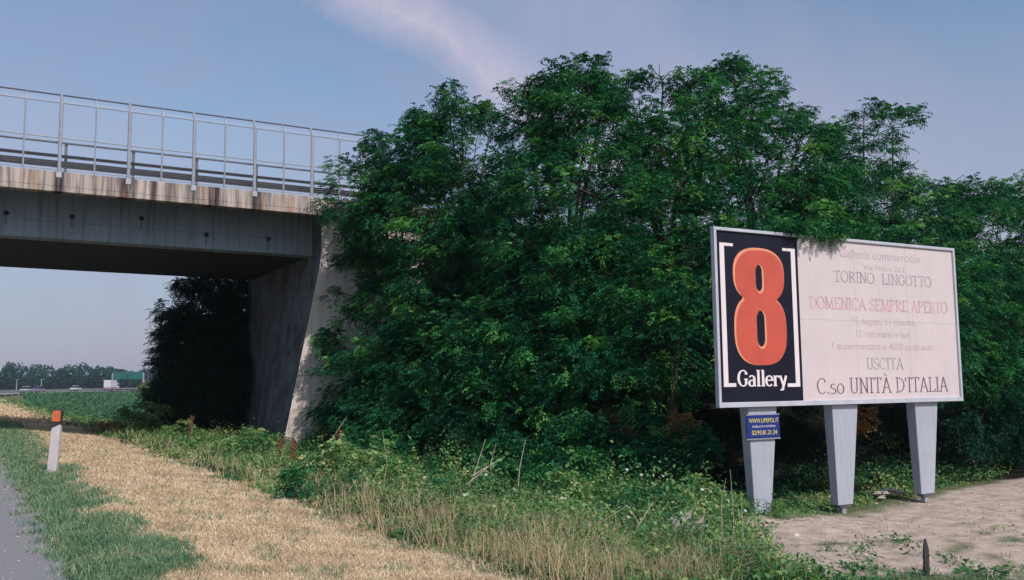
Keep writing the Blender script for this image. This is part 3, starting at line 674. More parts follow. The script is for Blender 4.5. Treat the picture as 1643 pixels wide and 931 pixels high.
# rubble heap between second and third billboard posts
hp = [];
for i in range(26):
    a = rs.rand()*6.28; r_ = abs(rs.normal(0, .3)); x, y = 7.3+1.3*r_*math.cos(a), 17.9+.6*r_*math.sin(a)
    hp.append((x, y, float(height(x, y))+max(0, .16-.3*r_)))
o = scatter_rocks('rubble_heap', hp, rs.uniform(.04, .10, 26), M['stone'], kind='stuff', label='low heap of pale rubble in the shade between the right two billboard posts', cat='rubble heap')
TREES = {
 'A': [(-4.81,28.10,5.79,0.48),(-4.25,27.90,5.64,0.55),(-5.22,28.30,5.31,0.24),(-3.67,27.60,4.97,0.50),(-5.32,27.60,7.03,0.67),(-4.61,27.40,7.67,0.98),(-3.75,27.00,8.24,0.74),(-3.40,27.00,6.80,1.38),(-4.28,26.80,6.38,0.76),(-2.37,26.00,5.30,1.27),(-3.08,26.60,7.28,1.13),(-4.23,27.40,8.94,0.24),],
 'B': [(-2.18,26.00,9.29,0.64),(-1.89,26.00,9.95,0.32),(-1.41,26.00,9.10,0.64),(-2.37,26.00,8.26,1.15),(-1.05,25.00,7.36,1.42),(-0.52,25.50,8.94,0.55),(-1.75,25.00,6.12,1.55),(-1.89,24.50,4.05,1.33),(-0.52,24.00,4.99,1.47),(-2.55,26.00,8.92,0.37),],
 'C': [(0.39,23.00,9.12,0.43),(1.09,23.00,9.31,0.57),(1.99,23.00,9.47,0.47),(0.67,23.00,8.11,1.02),(1.93,22.50,7.95,1.26),(0.93,22.00,6.08,1.40),(2.18,21.50,5.81,1.37),(1.15,21.00,4.24,1.32),(2.33,20.50,3.87,1.15),(2.56,23.00,9.18,0.42),],
 'D': [(3.02,23.50,8.91,0.62),(4.01,23.00,9.28,0.48),(4.75,23.00,8.90,0.54),(3.50,22.50,7.53,1.38),(4.50,22.00,7.07,1.36),(3.52,21.00,5.25,1.34),(3.94,20.00,3.93,0.93),(2.94,19.50,3.07,0.96),],
 'E': [(5.54,24.00,9.66,0.36),(6.11,24.00,9.88,0.32),(6.59,24.00,9.12,0.86),(7.52,24.00,8.50,0.68),(6.01,23.00,7.47,1.42),(7.28,23.00,6.97,1.19),(5.93,21.20,5.56,1.14),(7.22,21.50,5.76,0.96),],
 'F': [(10.43,26.00,9.26,0.32),(11.25,26.00,8.78,0.69),(10.26,26.00,8.13,0.91),(9.28,26.00,8.61,0.51),(11.42,26.00,7.47,0.64),(9.97,25.00,6.35,1.47),(8.58,24.00,6.60,1.08),(10.37,24.00,5.39,1.28),(8.13,22.00,5.07,0.82),],
 'G': [(13.49,28.00,7.06,0.65),(14.43,28.00,7.17,0.66),(15.40,28.00,6.90,0.80),(12.30,26.00,5.34,1.40),(13.92,26.00,5.23,1.64),(12.26,24.00,3.52,1.49),(14.68,26.00,4.40,1.24),(12.74,23.50,2.17,1.48),(11.38,22.50,1.53,0.87),],
 'K': [(17.84,29.00,6.97,1.43),(17.88,28.00,5.00,2.07),(15.73,26.00,2.59,1.89),(14.05,24.50,1.18,1.36),],
 'J': [(5.17,19.60,4.28,0.99),(6.80,20.00,4.19,1.18),(8.67,20.50,3.95,1.24),(7.65,21.00,2.71,1.39),(9.52,21.00,2.40,1.27),(5.77,20.50,2.55,1.32),(10.81,22.00,3.81,0.85),],
 'S1': [(-4.05,27.90,4.89,0.59),(-3.48,27.60,5.45,0.58),(-4.77,27.90,4.53,0.43),(-4.94,27.90,3.56,0.47),(-4.40,27.50,2.86,0.77),(-4.21,27.40,3.99,0.46),(-5.48,28.10,4.27,0.26),(-5.68,28.00,2.80,0.39),(-4.95,27.40,2.48,0.58),(-4.69,26.00,1.36,0.91),(-5.26,26.40,0.74,0.56),(-3.48,25.00,2.04,1.22),(-3.03,25.50,3.45,0.80),(-3.01,24.00,0.70,1.27),],
 'S2': [(-3.14,22.60,-0.09,0.69),(-1.94,21.20,-0.22,0.59),(-0.87,20.00,-0.20,0.61),(-1.98,23.50,2.31,1.30),(-1.59,22.50,1.04,1.18),(-0.49,22.00,2.55,1.22),(-0.33,21.00,1.06,1.10),(-1.34,21.00,0.07,0.64),],
 'S3': [(0.07,18.90,-0.12,0.58),(0.86,18.00,-0.29,0.50),(1.60,17.40,-0.36,0.48),(0.68,20.50,2.46,1.13),(0.78,20.00,1.07,0.97),(1.85,19.50,2.27,1.08),(2.04,19.00,1.07,0.87),(1.38,18.30,0.16,0.58),],
 'S4': [(2.97,19.00,1.84,0.98),(3.42,18.50,2.46,0.57),(3.53,19.00,3.15,0.67),(2.71,18.30,0.83,0.59),],
 'U1': [(-3.16,17.60,-0.01,0.40),(-2.59,17.00,-0.12,0.33),(-3.60,18.00,-0.14,0.29),],
 'U2': [(-1.61,16.40,-0.16,0.37),(-1.18,16.60,-0.13,0.32),(-1.99,16.80,-0.14,0.24),],
 'U3': [(0.26,15.40,-0.29,0.32),(0.69,15.50,-0.26,0.37),(1.09,15.20,-0.28,0.24),],
 'U4': [(3.16,15.30,-0.56,0.35),(3.48,15.10,-0.58,0.27),(2.78,15.20,-0.59,0.25),],
 'U5': [(-8.25,24.50,-0.25,0.32),(-7.58,24.00,-0.35,0.31),(-9.10,25.50,-0.35,0.26),],
 'S5': [(2.20,16.60,-0.45,0.40),(2.95,16.40,-0.43,0.42),(2.81,16.80,0.03,0.52),(3.23,16.90,0.24,0.31),(2.35,16.80,-0.14,0.35),],
 'S6': [(4.62,15.40,-0.59,0.27),(4.37,15.20,-0.67,0.18),],
 'S7': [(11.28,22.00,0.33,0.68),(12.66,23.00,0.27,0.91),(10.25,21.00,0.10,0.36),],
 'H': [(-13.75,38.00,5.64,0.45),(-12.82,38.00,5.52,0.67),(-11.50,38.00,5.30,1.10),(-14.24,38.00,4.40,0.67),(-14.53,38.00,3.62,0.39),(-12.90,38.00,3.47,1.55),(-14.32,38.00,2.44,0.67),(-13.26,37.00,0.89,1.36),(-14.62,38.00,1.09,0.67),(-11.50,37.00,1.37,1.60),(-11.33,38.00,3.45,1.64),(-12.46,39.00,4.59,1.70),(-11.33,39.00,1.90,1.68),(-13.77,39.00,2.99,1.43),(-12.23,37.00,0.12,1.34),(-10.75,38.00,0.33,1.36),(-13.11,36.50,1.89,1.07),(-11.86,36.50,1.88,1.32),],
 'I': [(-14.56,35.00,0.04,0.63),(-13.96,35.00,0.27,0.52),(-12.13,33.00,-0.39,0.63),(-15.58,36.00,-0.29,0.43),],
 'P': [(-3.13,14.40,0.10,0.35),(-2.80,14.00,-0.00,0.30),(-3.25,13.80,-0.02,0.18),],
 'U6': [(0.52,16.60,-0.04,0.40),(1.12,16.40,-0.09,0.34),(0.06,16.80,-0.11,0.27),],
 'U7': [(1.74,13.90,-0.31,0.34),(2.15,13.50,-0.40,0.28),(1.29,13.60,-0.41,0.20),],
 'U8': [(-1.04,14.60,-0.27,0.28),(-0.62,14.20,-0.32,0.20),],
 'Q': [(-6.44,24.00,-0.11,0.45),(-7.23,25.00,-0.05,0.25),(-3.80,20.00,-0.17,0.34),(-2.90,19.00,-0.10,0.35),],
 'V': [(5.17,15.86,4.09,0.08),(4.85,15.74,4.14,0.07),(5.43,15.97,4.08,0.08),(5.83,16.15,4.09,0.06),],
}
# ------------------------------------------------------------------ foliage machinery
def unit(a): return a/(np.linalg.norm(a, axis=-1, keepdims=True)+1e-9)
def fronds(P, D, L, ll, lw, npair, rng, droop=.55, tint=None):
    """compound leaves: base points P, directions D -> leaflet quads"""
    n = len(P); L = np.broadcast_to(L, (n,)); out = []; tt = []
    up = np.array([0, 0, 1.])
    side = unit(np.cross(D, up+rng.normal(0, .25, (n, 3)))); nrm = unit(np.cross(side, D))
    for k in range(npair):
        f = .22+.78*(k+.5)/npair
        c = P+D*(L*f)[:, None]-up*(L*droop*f*f)[:, None]
        for sg_ in (-1, 1):
            d = unit(side*sg_*.9+D*.45-up*.25+rng.normal(0, .22, (n, 3)))
            wv = unit(np.cross(d, nrm+rng.normal(0, .35, (n, 3))))
            l_ = (ll*rng.uniform(.75, 1.2, n)*(1-.35*abs(f-.5)))[:, None]; w_ = (lw*rng.uniform(.8, 1.2, n))[:, None]
            a = c; m_ = c+d*l_*.5; e = c+d*l_-up*l_*.18
            out.append(np.stack([a, m_+wv*w_*.5, e, m_-wv*w_*.5], 1)); tt.append(tint+rng.normal(0, .06, n))
    return np.concatenate(out), np.concatenate(tt)
_hp = np.random.RandomState(9).rand(10, 5)
def hole(x, y, z):
    v = 0
    for i in range(6):
        f = 1.5+.5*i; a = _hp[i, 0]*6.28
        v += math.sin(f*(x*math.cos(a)+y*math.sin(a))+_hp[i, 1]*6.28)*math.sin(f*.9*z+_hp[i, 2]*6.28+.6*math.sin(f*.7*(y*math.cos(a)-x*math.sin(a))+_hp[i, 3]*6.28))
    return v/1.7
def lobe_cloud(lobes, rng, dens=1.0, cut=-.35, nfr=17, L=.29, ll=.085, lw=.038, npair=5, flat=.85, young=.5):
    P_ = []; D_ = []; T_ = []; L_s = []
    for (x, y, z, R_) in lobes:
        c = np.array([x, y, z]); ns = max(6, int(dens*76*(R_**2+.12)))
        d = unit(rng.normal(0, 1, (ns, 3))); rr = R_*np.where(rng.rand(ns) < .72, rng.uniform(.76, 1.14, ns)+.22*(rng.rand(ns) < .08), rng.uniform(.3, .7, ns))
        sc = c+d*rr[:, None]*[1, 1, flat]
        ct = np.clip(rng.normal(.46, .22, ns), 0, 1)
        for s_, dd, tq in zip(sc, d, ct):
            if hole(s_[0], s_[1], s_[2]) < cut: continue
            k = rng.randint(int(nfr*.6), int(nfr*1.4)+1)
            sr = min(.30, .20+.10*R_)
            pp = s_+rng.normal(0, sr*.48, (k, 3))*[1, 1, .5]; dr = unit(dd*[.8, .8, .45]+rng.normal(0, .5, (k, 3))*[1, 1, .6]+[0, 0, .10])
            P_.append(pp); D_.append(dr); T_.append(np.clip(tq+rng.normal(0, .08, k)+(rng.rand(k) < .06)*young*rng.rand(k), 0, 1)); L_s.append(rng.uniform(.7, 1.15, k)*L)
    P_ = np.concatenate(P_); D_ = np.concatenate(D_)
    return fronds(P_, D_, np.concatenate(L_s), ll, lw, npair, rng, tint=np.concatenate(T_))
def tree(name, key, label, cat, group, base, seed, dens=1.0, mat='leaf', trunk_r=.13, split=.35, **kw):
    rng = np.random.RandomState(seed); lobes = TREES[key]
    bx, by = base; bz = float(height(bx, by))
    root = empty(name, (bx, by, bz)); setp(root, label, cat, group)
    off = np.array([bx, by, bz])
    V, T_ = lobe_cloud(lobes, rng, dens, **kw)
    quads_obj('crown', V-off, M[mat], root, T_)
    mb = MB(); cen = np.mean([l[:3] for l in lobes], axis=0)-off; lo = min(l[2]-l[3] for l in lobes)-bz
    fork = np.array([cen[0]*.35, cen[1]*.35, max(.25, min(cen[2]*split, 3))])
    if trunk_r > .02:
        mb.tube([(0, 0, -.15), fork*.5+rng.normal(0, .05, 3), fork], [trunk_r*1.2, trunk_r, trunk_r*.85], 8)
        for (x, y, z, R_) in lobes:
            e = np.array([x, y, z])-off; mid = fork+(e-fork)*.5+rng.normal(0, .14, 3)+[0, 0, .12*np.linalg.norm(e-fork)*.3]
            mb.tube([fork, mid, e], [trunk_r*.55, trunk_r*.32, trunk_r*.12], 6)
            for q in range(7 if R_ > .4 else 3):
                dd = unit(rng.normal(0, 1, 3)+[0, 0, .2]); mb.tube([e, e+dd*R_*.5+rng.normal(0, .05, 3), e+dd*R_*.95], [trunk_r*.12, trunk_r*.08, .006], 4, cap=False)
        mb.build('trunk', M['bark'], root)
    return root
G1_ = 'locust trees on the embankment beside the bridge'
tree('locust_tree', 'A', 'feathery locust tree spilling over the end of the bridge fence and its wing wall', 'tree', G1_, (-3.2, 28.0), 1, .95, trunk_r=.12)
tree('locust_tree', 'B', 'locust tree with a narrow leafy spire just right of the bridge fence end', 'tree', G1_, (-1.2, 25.6), 2, trunk_r=.14)
tree('locust_tree', 'C', 'tall locust tree with the dense rounded top where the cloud streak meets the trees', 'tree', G1_, (1.3, 22.9), 3, trunk_r=.16)
tree('locust_tree', 'D', 'tall locust tree above and left of the billboard, between two other tall crowns', 'tree', G1_, (3.9, 22.4), 4, trunk_r=.15)
tree('locust_tree', 'E', 'tall locust tree rising directly behind the black 8 panel of the billboard', 'tree', G1_, (6.4, 23.2), 5, trunk_r=.15)
tree('locust_tree', 'F', 'airy locust tree with gaps of sky, above the right half of the billboard', 'tree', G1_, (10.0, 25.4), 6, .8, trunk_r=.13)
tree('locust_tree', 'G', 'lower locust tree reaching the ground right of the billboard', 'tree', G1_, (13.4, 26.4), 7, trunk_r=.12)
tree('locust_tree', 'K', 'locust tree at the right edge of the photo, beyond the one beside the billboard', 'tree', G1_, (16.8, 28.2), 8, trunk_r=.12)
tree('locust_tree', 'J', 'shaded locust thicket close behind the billboard panel', 'tree', G1_, (7.6, 21.6), 9, trunk_r=.10)
TREES['W'] = [(-.5, 27.5, 7.2, 1.5), (2.2, 26.5, 7.4, 1.6), (5.4, 26.8, 7.4, 1.6), (8.4, 27.5, 6.6, 1.5), (11.5, 28.5, 5.2, 1.5), (2.0, 26.0, 4.9, 1.5), (4.8, 25.5, 4.9, 1.6), (-2.2, 28.6, 5.6, 1.1), (7.8, 26.0, 4.6, 1.5), (11, 26.5, 3.4, 1.5)]
tree('locust_tree', 'W', 'dark back row locust tree filling the gaps behind the tall crowns', 'tree', G1_, (4.4, 27.2), 10, .6, trunk_r=.15)
G2_ = 'leafy bushes at the foot of the locust trees'
tree('leafy_bush', 'S1', 'bush of locust suckers growing against the sunlit abutment wall', 'bush', G2_, (-3.6, 25.8), 21, trunk_r=.05, split=.2)
tree('leafy_bush', 'S2', 'large bush right of the abutment, below the narrow tree spire', 'bush', G2_, (-.9, 22.9), 22, trunk_r=.05, split=.2)
tree('leafy_bush', 'S3', 'large low bush in the middle of the thicket, above the dry stalks', 'bush', G2_, (1.4, 20.2), 23, trunk_r=.05, split=.2)
tree('leafy_bush', 'S4', 'bush beside the left edge of the billboard', 'bush', G2_, (3.1, 19.4), 24, .9, trunk_r=.05, split=.2)
tree('leafy_bush', 'S5', 'low arching bush left of the post that bears the blue sign', 'bush', G2_, (2.8, 17.1), 25, trunk_r=.03, split=.2)
tree('leafy_bush', 'S6', 'small bush between the left and middle billboard posts', 'bush', G2_, (4.5, 15.5), 26, 1.3, 'weed', trunk_r=.015, L=.16, ll=.05, lw=.028, npair=3)
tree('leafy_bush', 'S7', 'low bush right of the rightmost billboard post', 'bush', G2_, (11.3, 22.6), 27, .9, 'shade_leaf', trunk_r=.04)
tree('leafy_bush', 'Q', 'bright green bushes at the foot of the abutment wall', 'bush', G2_, (-5.2, 22.6), 28, 1.3, 'weed', trunk_r=.02, L=.2, ll=.07, lw=.04, npair=3)
tree('leafy_bush', 'P', 'small dark green bush at the edge of the dry grass', 'bush', G2_, (-2.95, 13.7), 29, 2.2, 'leaf', trunk_r=.015, L=.14, ll=.055, lw=.035, npair=3)
tree('leafy_bush', 'V', 'leafy spray of the tree hanging over the top edge of the billboard', 'branch', G2_, (5.2, 19.2), 30, 1.6, 'leaf', trunk_r=.03, L=.14, ll=.05, lw=.024, split=.9, cut=-9)
tree('leafy_bush', 'U1', 'weedy green bush rising just right of the foot of the abutment strip', 'bush', G2_, (-3.1, 17.7), 51, 1.2, 'weed', trunk_r=.015, L=.2, ll=.075, lw=.04, npair=3)
tree('leafy_bush', 'U2', 'weedy green bush left of the forked dead branch', 'bush', G2_, (-1.5, 16.6), 52, 1.2, 'weed', trunk_r=.015, L=.2, ll=.075, lw=.04, npair=3)
tree('leafy_bush', 'U3', 'weedy green bush right of the single upright dead twig', 'bush', G2_, (.8, 15.5), 53, 1.2, 'weed', trunk_r=.015, L=.2, ll=.07, lw=.04, npair=3)
tree('leafy_bush', 'U4', 'weedy green bush just left of the foot of the signed billboard post', 'bush', G2_, (3.4, 15.3), 54, 1.2, 'weed', trunk_r=.015, L=.18, ll=.065, lw=.035, npair=3)
tree('leafy_bush', 'U5', 'small bright bush below the dark space under the bridge', 'bush', G2_, (-8.0, 24.8), 55, 1.3, 'weed', trunk_r=.015, L=.2, ll=.08, lw=.045, npair=3)
tree('leafy_bush', 'U6', 'dark green bush behind the single upright dead twig', 'bush', G2_, (1.0, 16.8), 56, 1.3, 'leaf', trunk_r=.015, L=.2, ll=.07, lw=.036, npair=4)
tree('leafy_bush', 'U7', 'dark green bush just left of the pale crumpled sheet', 'bush', G2_, (1.9, 13.8), 57, 1.4, 'leaf', trunk_r=.015, L=.16, ll=.055, lw=.03, npair=3)
tree('leafy_bush', 'U8', 'small dark bush in the weeds left of the forked dead branch', 'bush', G2_, (-.8, 14.5), 58, 1.5, 'leaf', trunk_r=.015, L=.16, ll=.055, lw=.03, npair=3)
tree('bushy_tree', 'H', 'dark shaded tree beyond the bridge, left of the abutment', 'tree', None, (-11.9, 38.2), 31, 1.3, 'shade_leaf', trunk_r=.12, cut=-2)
tree('leafy_bush', 'I', 'sunlit green bushes on the verge beyond the bridge, left of the shaded tree', 'bush', G2_, (-13.6, 35.2), 32, 1.1, 'weed', trunk_r=.03, L=.25, ll=.09, lw=.05, npair=3)
# ------------------------------------------------------------------ grasses and weeds
def blades(x, y, h, w, lean, rng, zoff=0, bend=.5):
    n = len(x); z = height(x, y)+zoff
    a = rng.rand(n)*2*np.pi; d = np.stack([np.cos(a), np.sin(a), 0*a], -1); s_ = np.stack([-np.sin(a), np.cos(a), 0*a], -1)
    a2 = rng.rand(n)*2*np.pi; s2 = np.stack([np.cos(a2), np.sin(a2), 0*a2], -1)
    b0 = np.stack([x, y, z], -1); mid = b0+d*(lean*h*.35)[:, None]+np.array([0, 0, 1.])*(h*.6)[:, None]
    tip = b0+d*(lean*h)[:, None]+np.array([0, 0, 1.])*(h*(1-bend*lean*.6))[:, None]
    w = (w*.5)[:, None]
    q1 = np.stack([b0-s2*w, b0+s2*w, mid+s2*w*.8, mid-s2*w*.8], 1); q2 = np.stack([mid-s2*w*.8, mid+s2*w*.8, tip+s2*w*.12, tip-s2*w*.12], 1)
    return np.concatenate([q1, q2])
rg = np.random.RandomState(77)
def area(n, s0, s1, l0, l1, pw=1.8):
    s = rg.uniform(s0, s1, n); q = rg.rand(n)
    l = (l0**(1-pw)+q*(l1**(1-pw)-l0**(1-pw)))**(1/(1-pw)); return s, l
# green roadside grass in tufts
s, l = area(120000, -.1, 3.9, 6, 55, 1.7)
nz = .35*vnoise(s, l, 2.4, 1)+.2*vnoise(s, l, .9, 2)
pg = (1-sstep(.1, .7, s-.50+1.2*nz))*sstep(-.05, .25, s-.05+.25*vnoise(s, l, .8, 3)) + .16*(vnoise(s, l, 1.4, 0) > .35)
pg = pg+.55*sstep(20, 30, l)*(s < 1.5)
k = rg.rand(len(s)) < pg*.95; s, l = s[k], l[k]; x, y = hw(s, l); n = len(s)
hh = (.045+.085*rg.rand(n)**1.5)*(1+.35*vnoise(s, l, .7, 1)); hh = np.clip(hh, .04, .3)
V = blades(x, y, hh, .004+.00045*l, rg.uniform(.3, 1.5, n), rg)
tn = np.clip(.45+.2*vnoise(s, l, 1.1, 0)+rg.normal(0, .18, n), 0, 1)
setp(quads_obj('green_grass', V, M['green_grass'], tint=np.concatenate([tn, tn])), 'short blue green grass along the edge of the road', 'grass', None, 'stuff')
# dry mown straw
s, l = area(280000, .5, 4.6, 6, 60, 1.75)
p_ = straw_mask(s, l)*np.clip(.62+.38*vnoise(s*1.6, l*.8, 1.2, 0)+.25*vnoise(s, l, .45, 3), .12, 1)+.06
k = rg.rand(len(s)) < p_; s, l = s[k], l[k]; x, y = hw(s, l); n = len(s)
hh = .02+.05*rg.rand(n)**2+.10*sstep(3.0, 4.2, s)*rg.rand(n)
V = blades(x, y, hh, .003+.00042*l, rg.uniform(.6, 2.4, n), rg)
tn = np.clip(.5+.25*vnoise(s, l, 1.3, 2)+.15*vnoise(s, l, .4, 1)+rg.normal(0, .2, n), 0, 1)
setp(quads_obj('dry_grass', V, M['straw'], tint=np.concatenate([tn, tn])), 'mown dry straw coloured grass sloping down from the road', 'grass', None, 'stuff')
# mixed weeds: leaf mounds
def weed_density(s, l):
    hedge = np.interp(l, [5, 7.6, 9, 10.5, 12, 13.5, 15, 45, 60], [6.6, 7.6, 8.6, 9.8, 11.0, 10.5, 9.4, 9.6, 9.6])
    n = .5*vnoise(s, l, 2.1, 0)
    return sstep(-.1, .6, s-3.75-.2*n+.0*l)*sstep(0, .8, hedge-s+n*.5)
def leaf_mounds(n, s0, s1, l0, l1, dens_fn, hscale, rng, pw=1.6, nl=60):
    s, l = area(n, s0, s1, l0, l1, pw); k = rng.rand(n) < dens_fn(s, l); s, l = s[k], l[k]; x, y = hw(s, l); z = height(x, y); n = len(s)
    Hm = hscale(s, l)*rng.uniform(.4, 1.2, n)*(1+.55*(rng.rand(n) < .15))*(1+.3*vnoise(x, y, 1.1, 3)); Rm = (.14+.20*rng.rand(n))*(.6+Hm)
    out = []; tt = []
    ct = np.clip(.35+.36*vnoise(s, l, 1.5, 3)+.15*vnoise(s, l, 4.5, 1)+rng.normal(0, .15, n), 0, 1)
    for q in range(nl):
        th = rng.rand(n)*2*np.pi; r_ = np.sqrt(rng.rand(n)); hz = rng.rand(n)**.75
        c = np.stack([x+Rm*r_*np.cos(th), y+Rm*r_*np.sin(th), z+Hm*hz*(1-.55*r_**2)], -1)
        d = unit(np.stack([np.cos(th), np.sin(th), rng.normal(.25, .4, n)], -1)+rng.normal(0, .5, (n, 3)))
        wv = unit(np.cross(d, np.array([0, 0, 1.])+rng.normal(0, .4, (n, 3))))
        ls = ((.036+.045*rng.rand(n))*(.7+.6*rng.rand(n))+.0009*l)[:, None]
        m_ = c+d*ls*.5; e = c+d*ls-np.array([0, 0, .25])*ls
        out.append(np.stack([c, m_+wv*ls*.26, e, m_-wv*ls*.26], 1)); tt.append(ct+rng.normal(0, .1, n))
    return np.concatenate(out), np.clip(np.concatenate(tt), 0, 1)
def hfn(s, l):
    base = np.interp(s, [3.6, 4.4, 6, 8, 10], [.09, .20, .34, .52, .68])
    base = base*np.interp(l, [6, 9, 14, 30], [.55, .75, 1.0, .95])*(1+.6*vnoise(s, l, 1.7, 2)+.3*vnoise(s, l, .8, 0))
    return np.clip(base, .06, 1.2)
V, T_ = leaf_mounds(7500, 3.5, 10.4, 6, 46, weed_density, hfn, rg)
setp(quads_obj('weeds', V, M['weed'], tint=T_), 'dense green weeds between the dry grass and the thicket', 'weeds', None, 'stuff')
# tall grasses through the weeds, green and straw
def tall(n, fn, mat, name, label, h0, h1, s0=3.5, s1=10, l0=6, l1=45, wd=.0028):
    s, l = area(n, s0, s1, l0, l1, 1.7); k = rg.rand(n) < fn(s, l); s, l = s[k], l[k]; x, y = hw(s, l); n = len(s)
    hh = h0+(h1-h0)*rg.rand(n)**1.5; V = blades(x, y, hh, wd+.0003*l, rg.uniform(.1, 1.2, n), rg)
    tn = np.clip(rg.normal(.5, .22, n), 0, 1); return setp(quads_obj(name, V, M[mat], tint=np.concatenate([tn, tn])), label, 'grass', None, 'stuff')
tall(15000, lambda s, l: weed_density(s, l)*np.clip(.55+.4*vnoise(s, l, 2, 1), .1, 1), 'weed', 'tall_grass', 'tall green grass stems growing through the weeds', .15, .68)
tall(60000, lambda s, l: weed_density(s+.2, l)*sstep(-.1, .4, s-3.5)*np.clip(np.interp(s, [3.5, 4.6, 7, 9], [.8, .6, .25, .1])+.7*vnoise(s, l, 1.9, 2)-.1, 0, 1)*np.interp(l, [6, 12, 17, 30], [1.5, 1.3, .7, .45]), 'stalk', 'dry_stalks', 'tall dry straw stalks at the lower edge of the weeds', .12, .55)
# weeds and grass patches around the dirt track
s, l = area(36000, 6.5, 20, 5.5, 12.5, 1.2); pz = (1-dirt_mask(s, l))*(l < 11)*sstep(.0, .8, s-6.4)*np.clip(.6+.7*vnoise(s, l, 1.6, 1), 0, 1)
pz = pz*(l < np.interp(s, [8, 14, 20], [11.2, 12, 13.5])); pz += (vnoise(s, l, 1.3, 3) > .85)*.3
k = rg.rand(len(s)) < pz; s, l = s[k], l[k]; x, y = hw(s, l); n = len(s)
V = blades(x, y, .03+.12*rg.rand(n)**1.6, .007+0*l, rg.uniform(.2, 1.2, n), rg); tn = np.clip(rg.normal(.35, .2, n), 0, 1)
setp(quads_obj('track_grass', V, M['green_grass'], tint=np.concatenate([tn, tn])), 'patches of low grass on the bare dirt track under the billboard', 'grass', None, 'stuff')
V, T_ = leaf_mounds(900, 9.5, 26, 10.7, 16, lambda s, l: sstep(0, .3, l-np.interp(s, [8, 12, 16, 20, 26], [10.6, 11.2, 11.2, 12.2, 15]))*sstep(0, 1.5, np.interp(s, [9, 14, 26], [13.4, 14.5, 19])-l), lambda s, l: .16+.10*vnoise(s, l, 1.5, 0)+.18*sstep(11, 14, l), rg, pw=1.1, nl=34)
setp(quads_obj('hedge_foot_weeds', V, M['weed'], tint=T_), 'low weeds at the foot of the thicket behind the billboard posts', 'weeds', None, 'stuff')
V, T_ = leaf_mounds(800, 7, 19, 5.5, 10.2, lambda s, l: (vnoise(s, l*1.6, 1.5, 2) > np.interp(s, [7, 9.5, 13, 18], [-.1, .25, .75, .6])+.35*(l > 8.6))*1.0, lambda s, l: .10+.06*vnoise(s, l, .9, 0), rg, pw=1.1, nl=26)
setp(quads_obj('track_weeds', V, M['weed'], tint=T_*.8), 'scattered low weeds creeping onto the bare dirt track', 'weeds', None, 'stuff')
# undergrowth in the shade of the trees
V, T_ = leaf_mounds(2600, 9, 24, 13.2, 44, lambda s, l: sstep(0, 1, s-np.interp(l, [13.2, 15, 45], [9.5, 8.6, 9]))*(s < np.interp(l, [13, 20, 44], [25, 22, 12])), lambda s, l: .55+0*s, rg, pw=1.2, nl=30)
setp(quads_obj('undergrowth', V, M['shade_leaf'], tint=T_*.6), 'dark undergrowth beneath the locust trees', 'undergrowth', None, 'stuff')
# ------------------------------------------------------------------ single plants and sticks
def dock(x, y, h, seed, label, mat='rust_leaf'):
    rng = np.random.RandomState(seed); z = float(height(x, y)); r = empty('dock_plant', (x, y, z)); setp(r, label, 'plant', 'rust coloured dock plants in front of the abutment')
    mb = MB(); lx, ly = rng.normal(0, .06, 2); mb.tube([(0, 0, -.05), (lx*.4, ly*.4, h*.5), (lx, ly, h)], [.012, .009, .004], 5)
    for q in range(5):
        hz = h*(.45+.1*q); a = rng.rand()*6.28; mb.tube([(lx*.6, ly*.6, hz), (lx*.6+.10*math.cos(a), ly*.6+.10*math.sin(a), hz+.14)], [.006, .003], 4)
    mb.build('stem', M['dry_wood'], r)
    n = 420; f = rng.rand(n); c = np.stack([lx*f+rng.normal(0, .03, n), ly*f+rng.normal(0, .03, n), h*(.42+.60*f)], -1)
    d = unit(rng.normal(0, 1, (n, 3))); w = unit(np.cross(d, rng.normal(0, 1, (n, 3)))); V = np.stack([c, c+d*.014+w*.011, c+d*.03, c+d*.014-w*.011], 1)
    quads_obj('seed_head', V, M[mat], r, rng.rand(n)); return r
dock(-4.30, 22.2, 1.0, 1, 'tallest rust coloured dock plant, right of the sunlit wall foot')
dock(-4.0, 21.6, .62, 2, 'short bright rust dock plant in front of the bushes right of the wall')
dock(-4.45, 21.3, .55, 3, 'small rust dock plant beside the tallest one')
dock(-5.5, 21.6, .7, 4, 'thin brownish dock plant in front of the sunlit wall foot')
dock(-9.75, 27.6, .95, 5, 'lone rusty dock plant against the dark space under the bridge')
dock(-4.9, 20.4, .75, 6, 'pale brown dock plant nearest the dry grass by the abutment')
def stick(x, y, segs, label, r0=.014):
    z = float(height(x, y)); mb = MB()
    for pts in segs: mb.tube(pts, [r0*(1-.7*i/(len(pts)-1)) for i in range(len(pts))], 5)
    o = mb.build('dead_branch', M['dry_wood'], loc=(x, y, z)); return setp(o, label, 'branch', 'dead branches sticking out of the weeds')
stick(-.9, 15.6, [[(0, 0, -.1), (.25, .05, .55), (.42, .1, 1.05)], [(.1, 0, .3), (.5, 0, .62), (.6, .05, .98)], [(.2, 0, .45), (.75, .1, .75)]], 'forked pale dead branch standing above the weeds left of the middle')
stick(.05, 16.0, [[(0, 0, 0), (.05, 0, .6), (.16, 0, 1.1)]], 'single upright pale dead twig in the middle of the weeds')
stick(1.45, 10.9, [[(-.1, 0, 0), (.02, 0, .35), (-.1, .05, .55), (-.45, 0, .35)], [(0, 0, .3), (.2, 0, .6), (.28, 0, .45)]], 'arched pale dead stem lying over the low weeds near the crumpled sheet', .009)
stick(-4.9, 22.9, [[(0, 0, 0), (.35, 0, .7), (.7, .1, 1.25)]], 'slanting dead twig right of the sunlit wall foot')
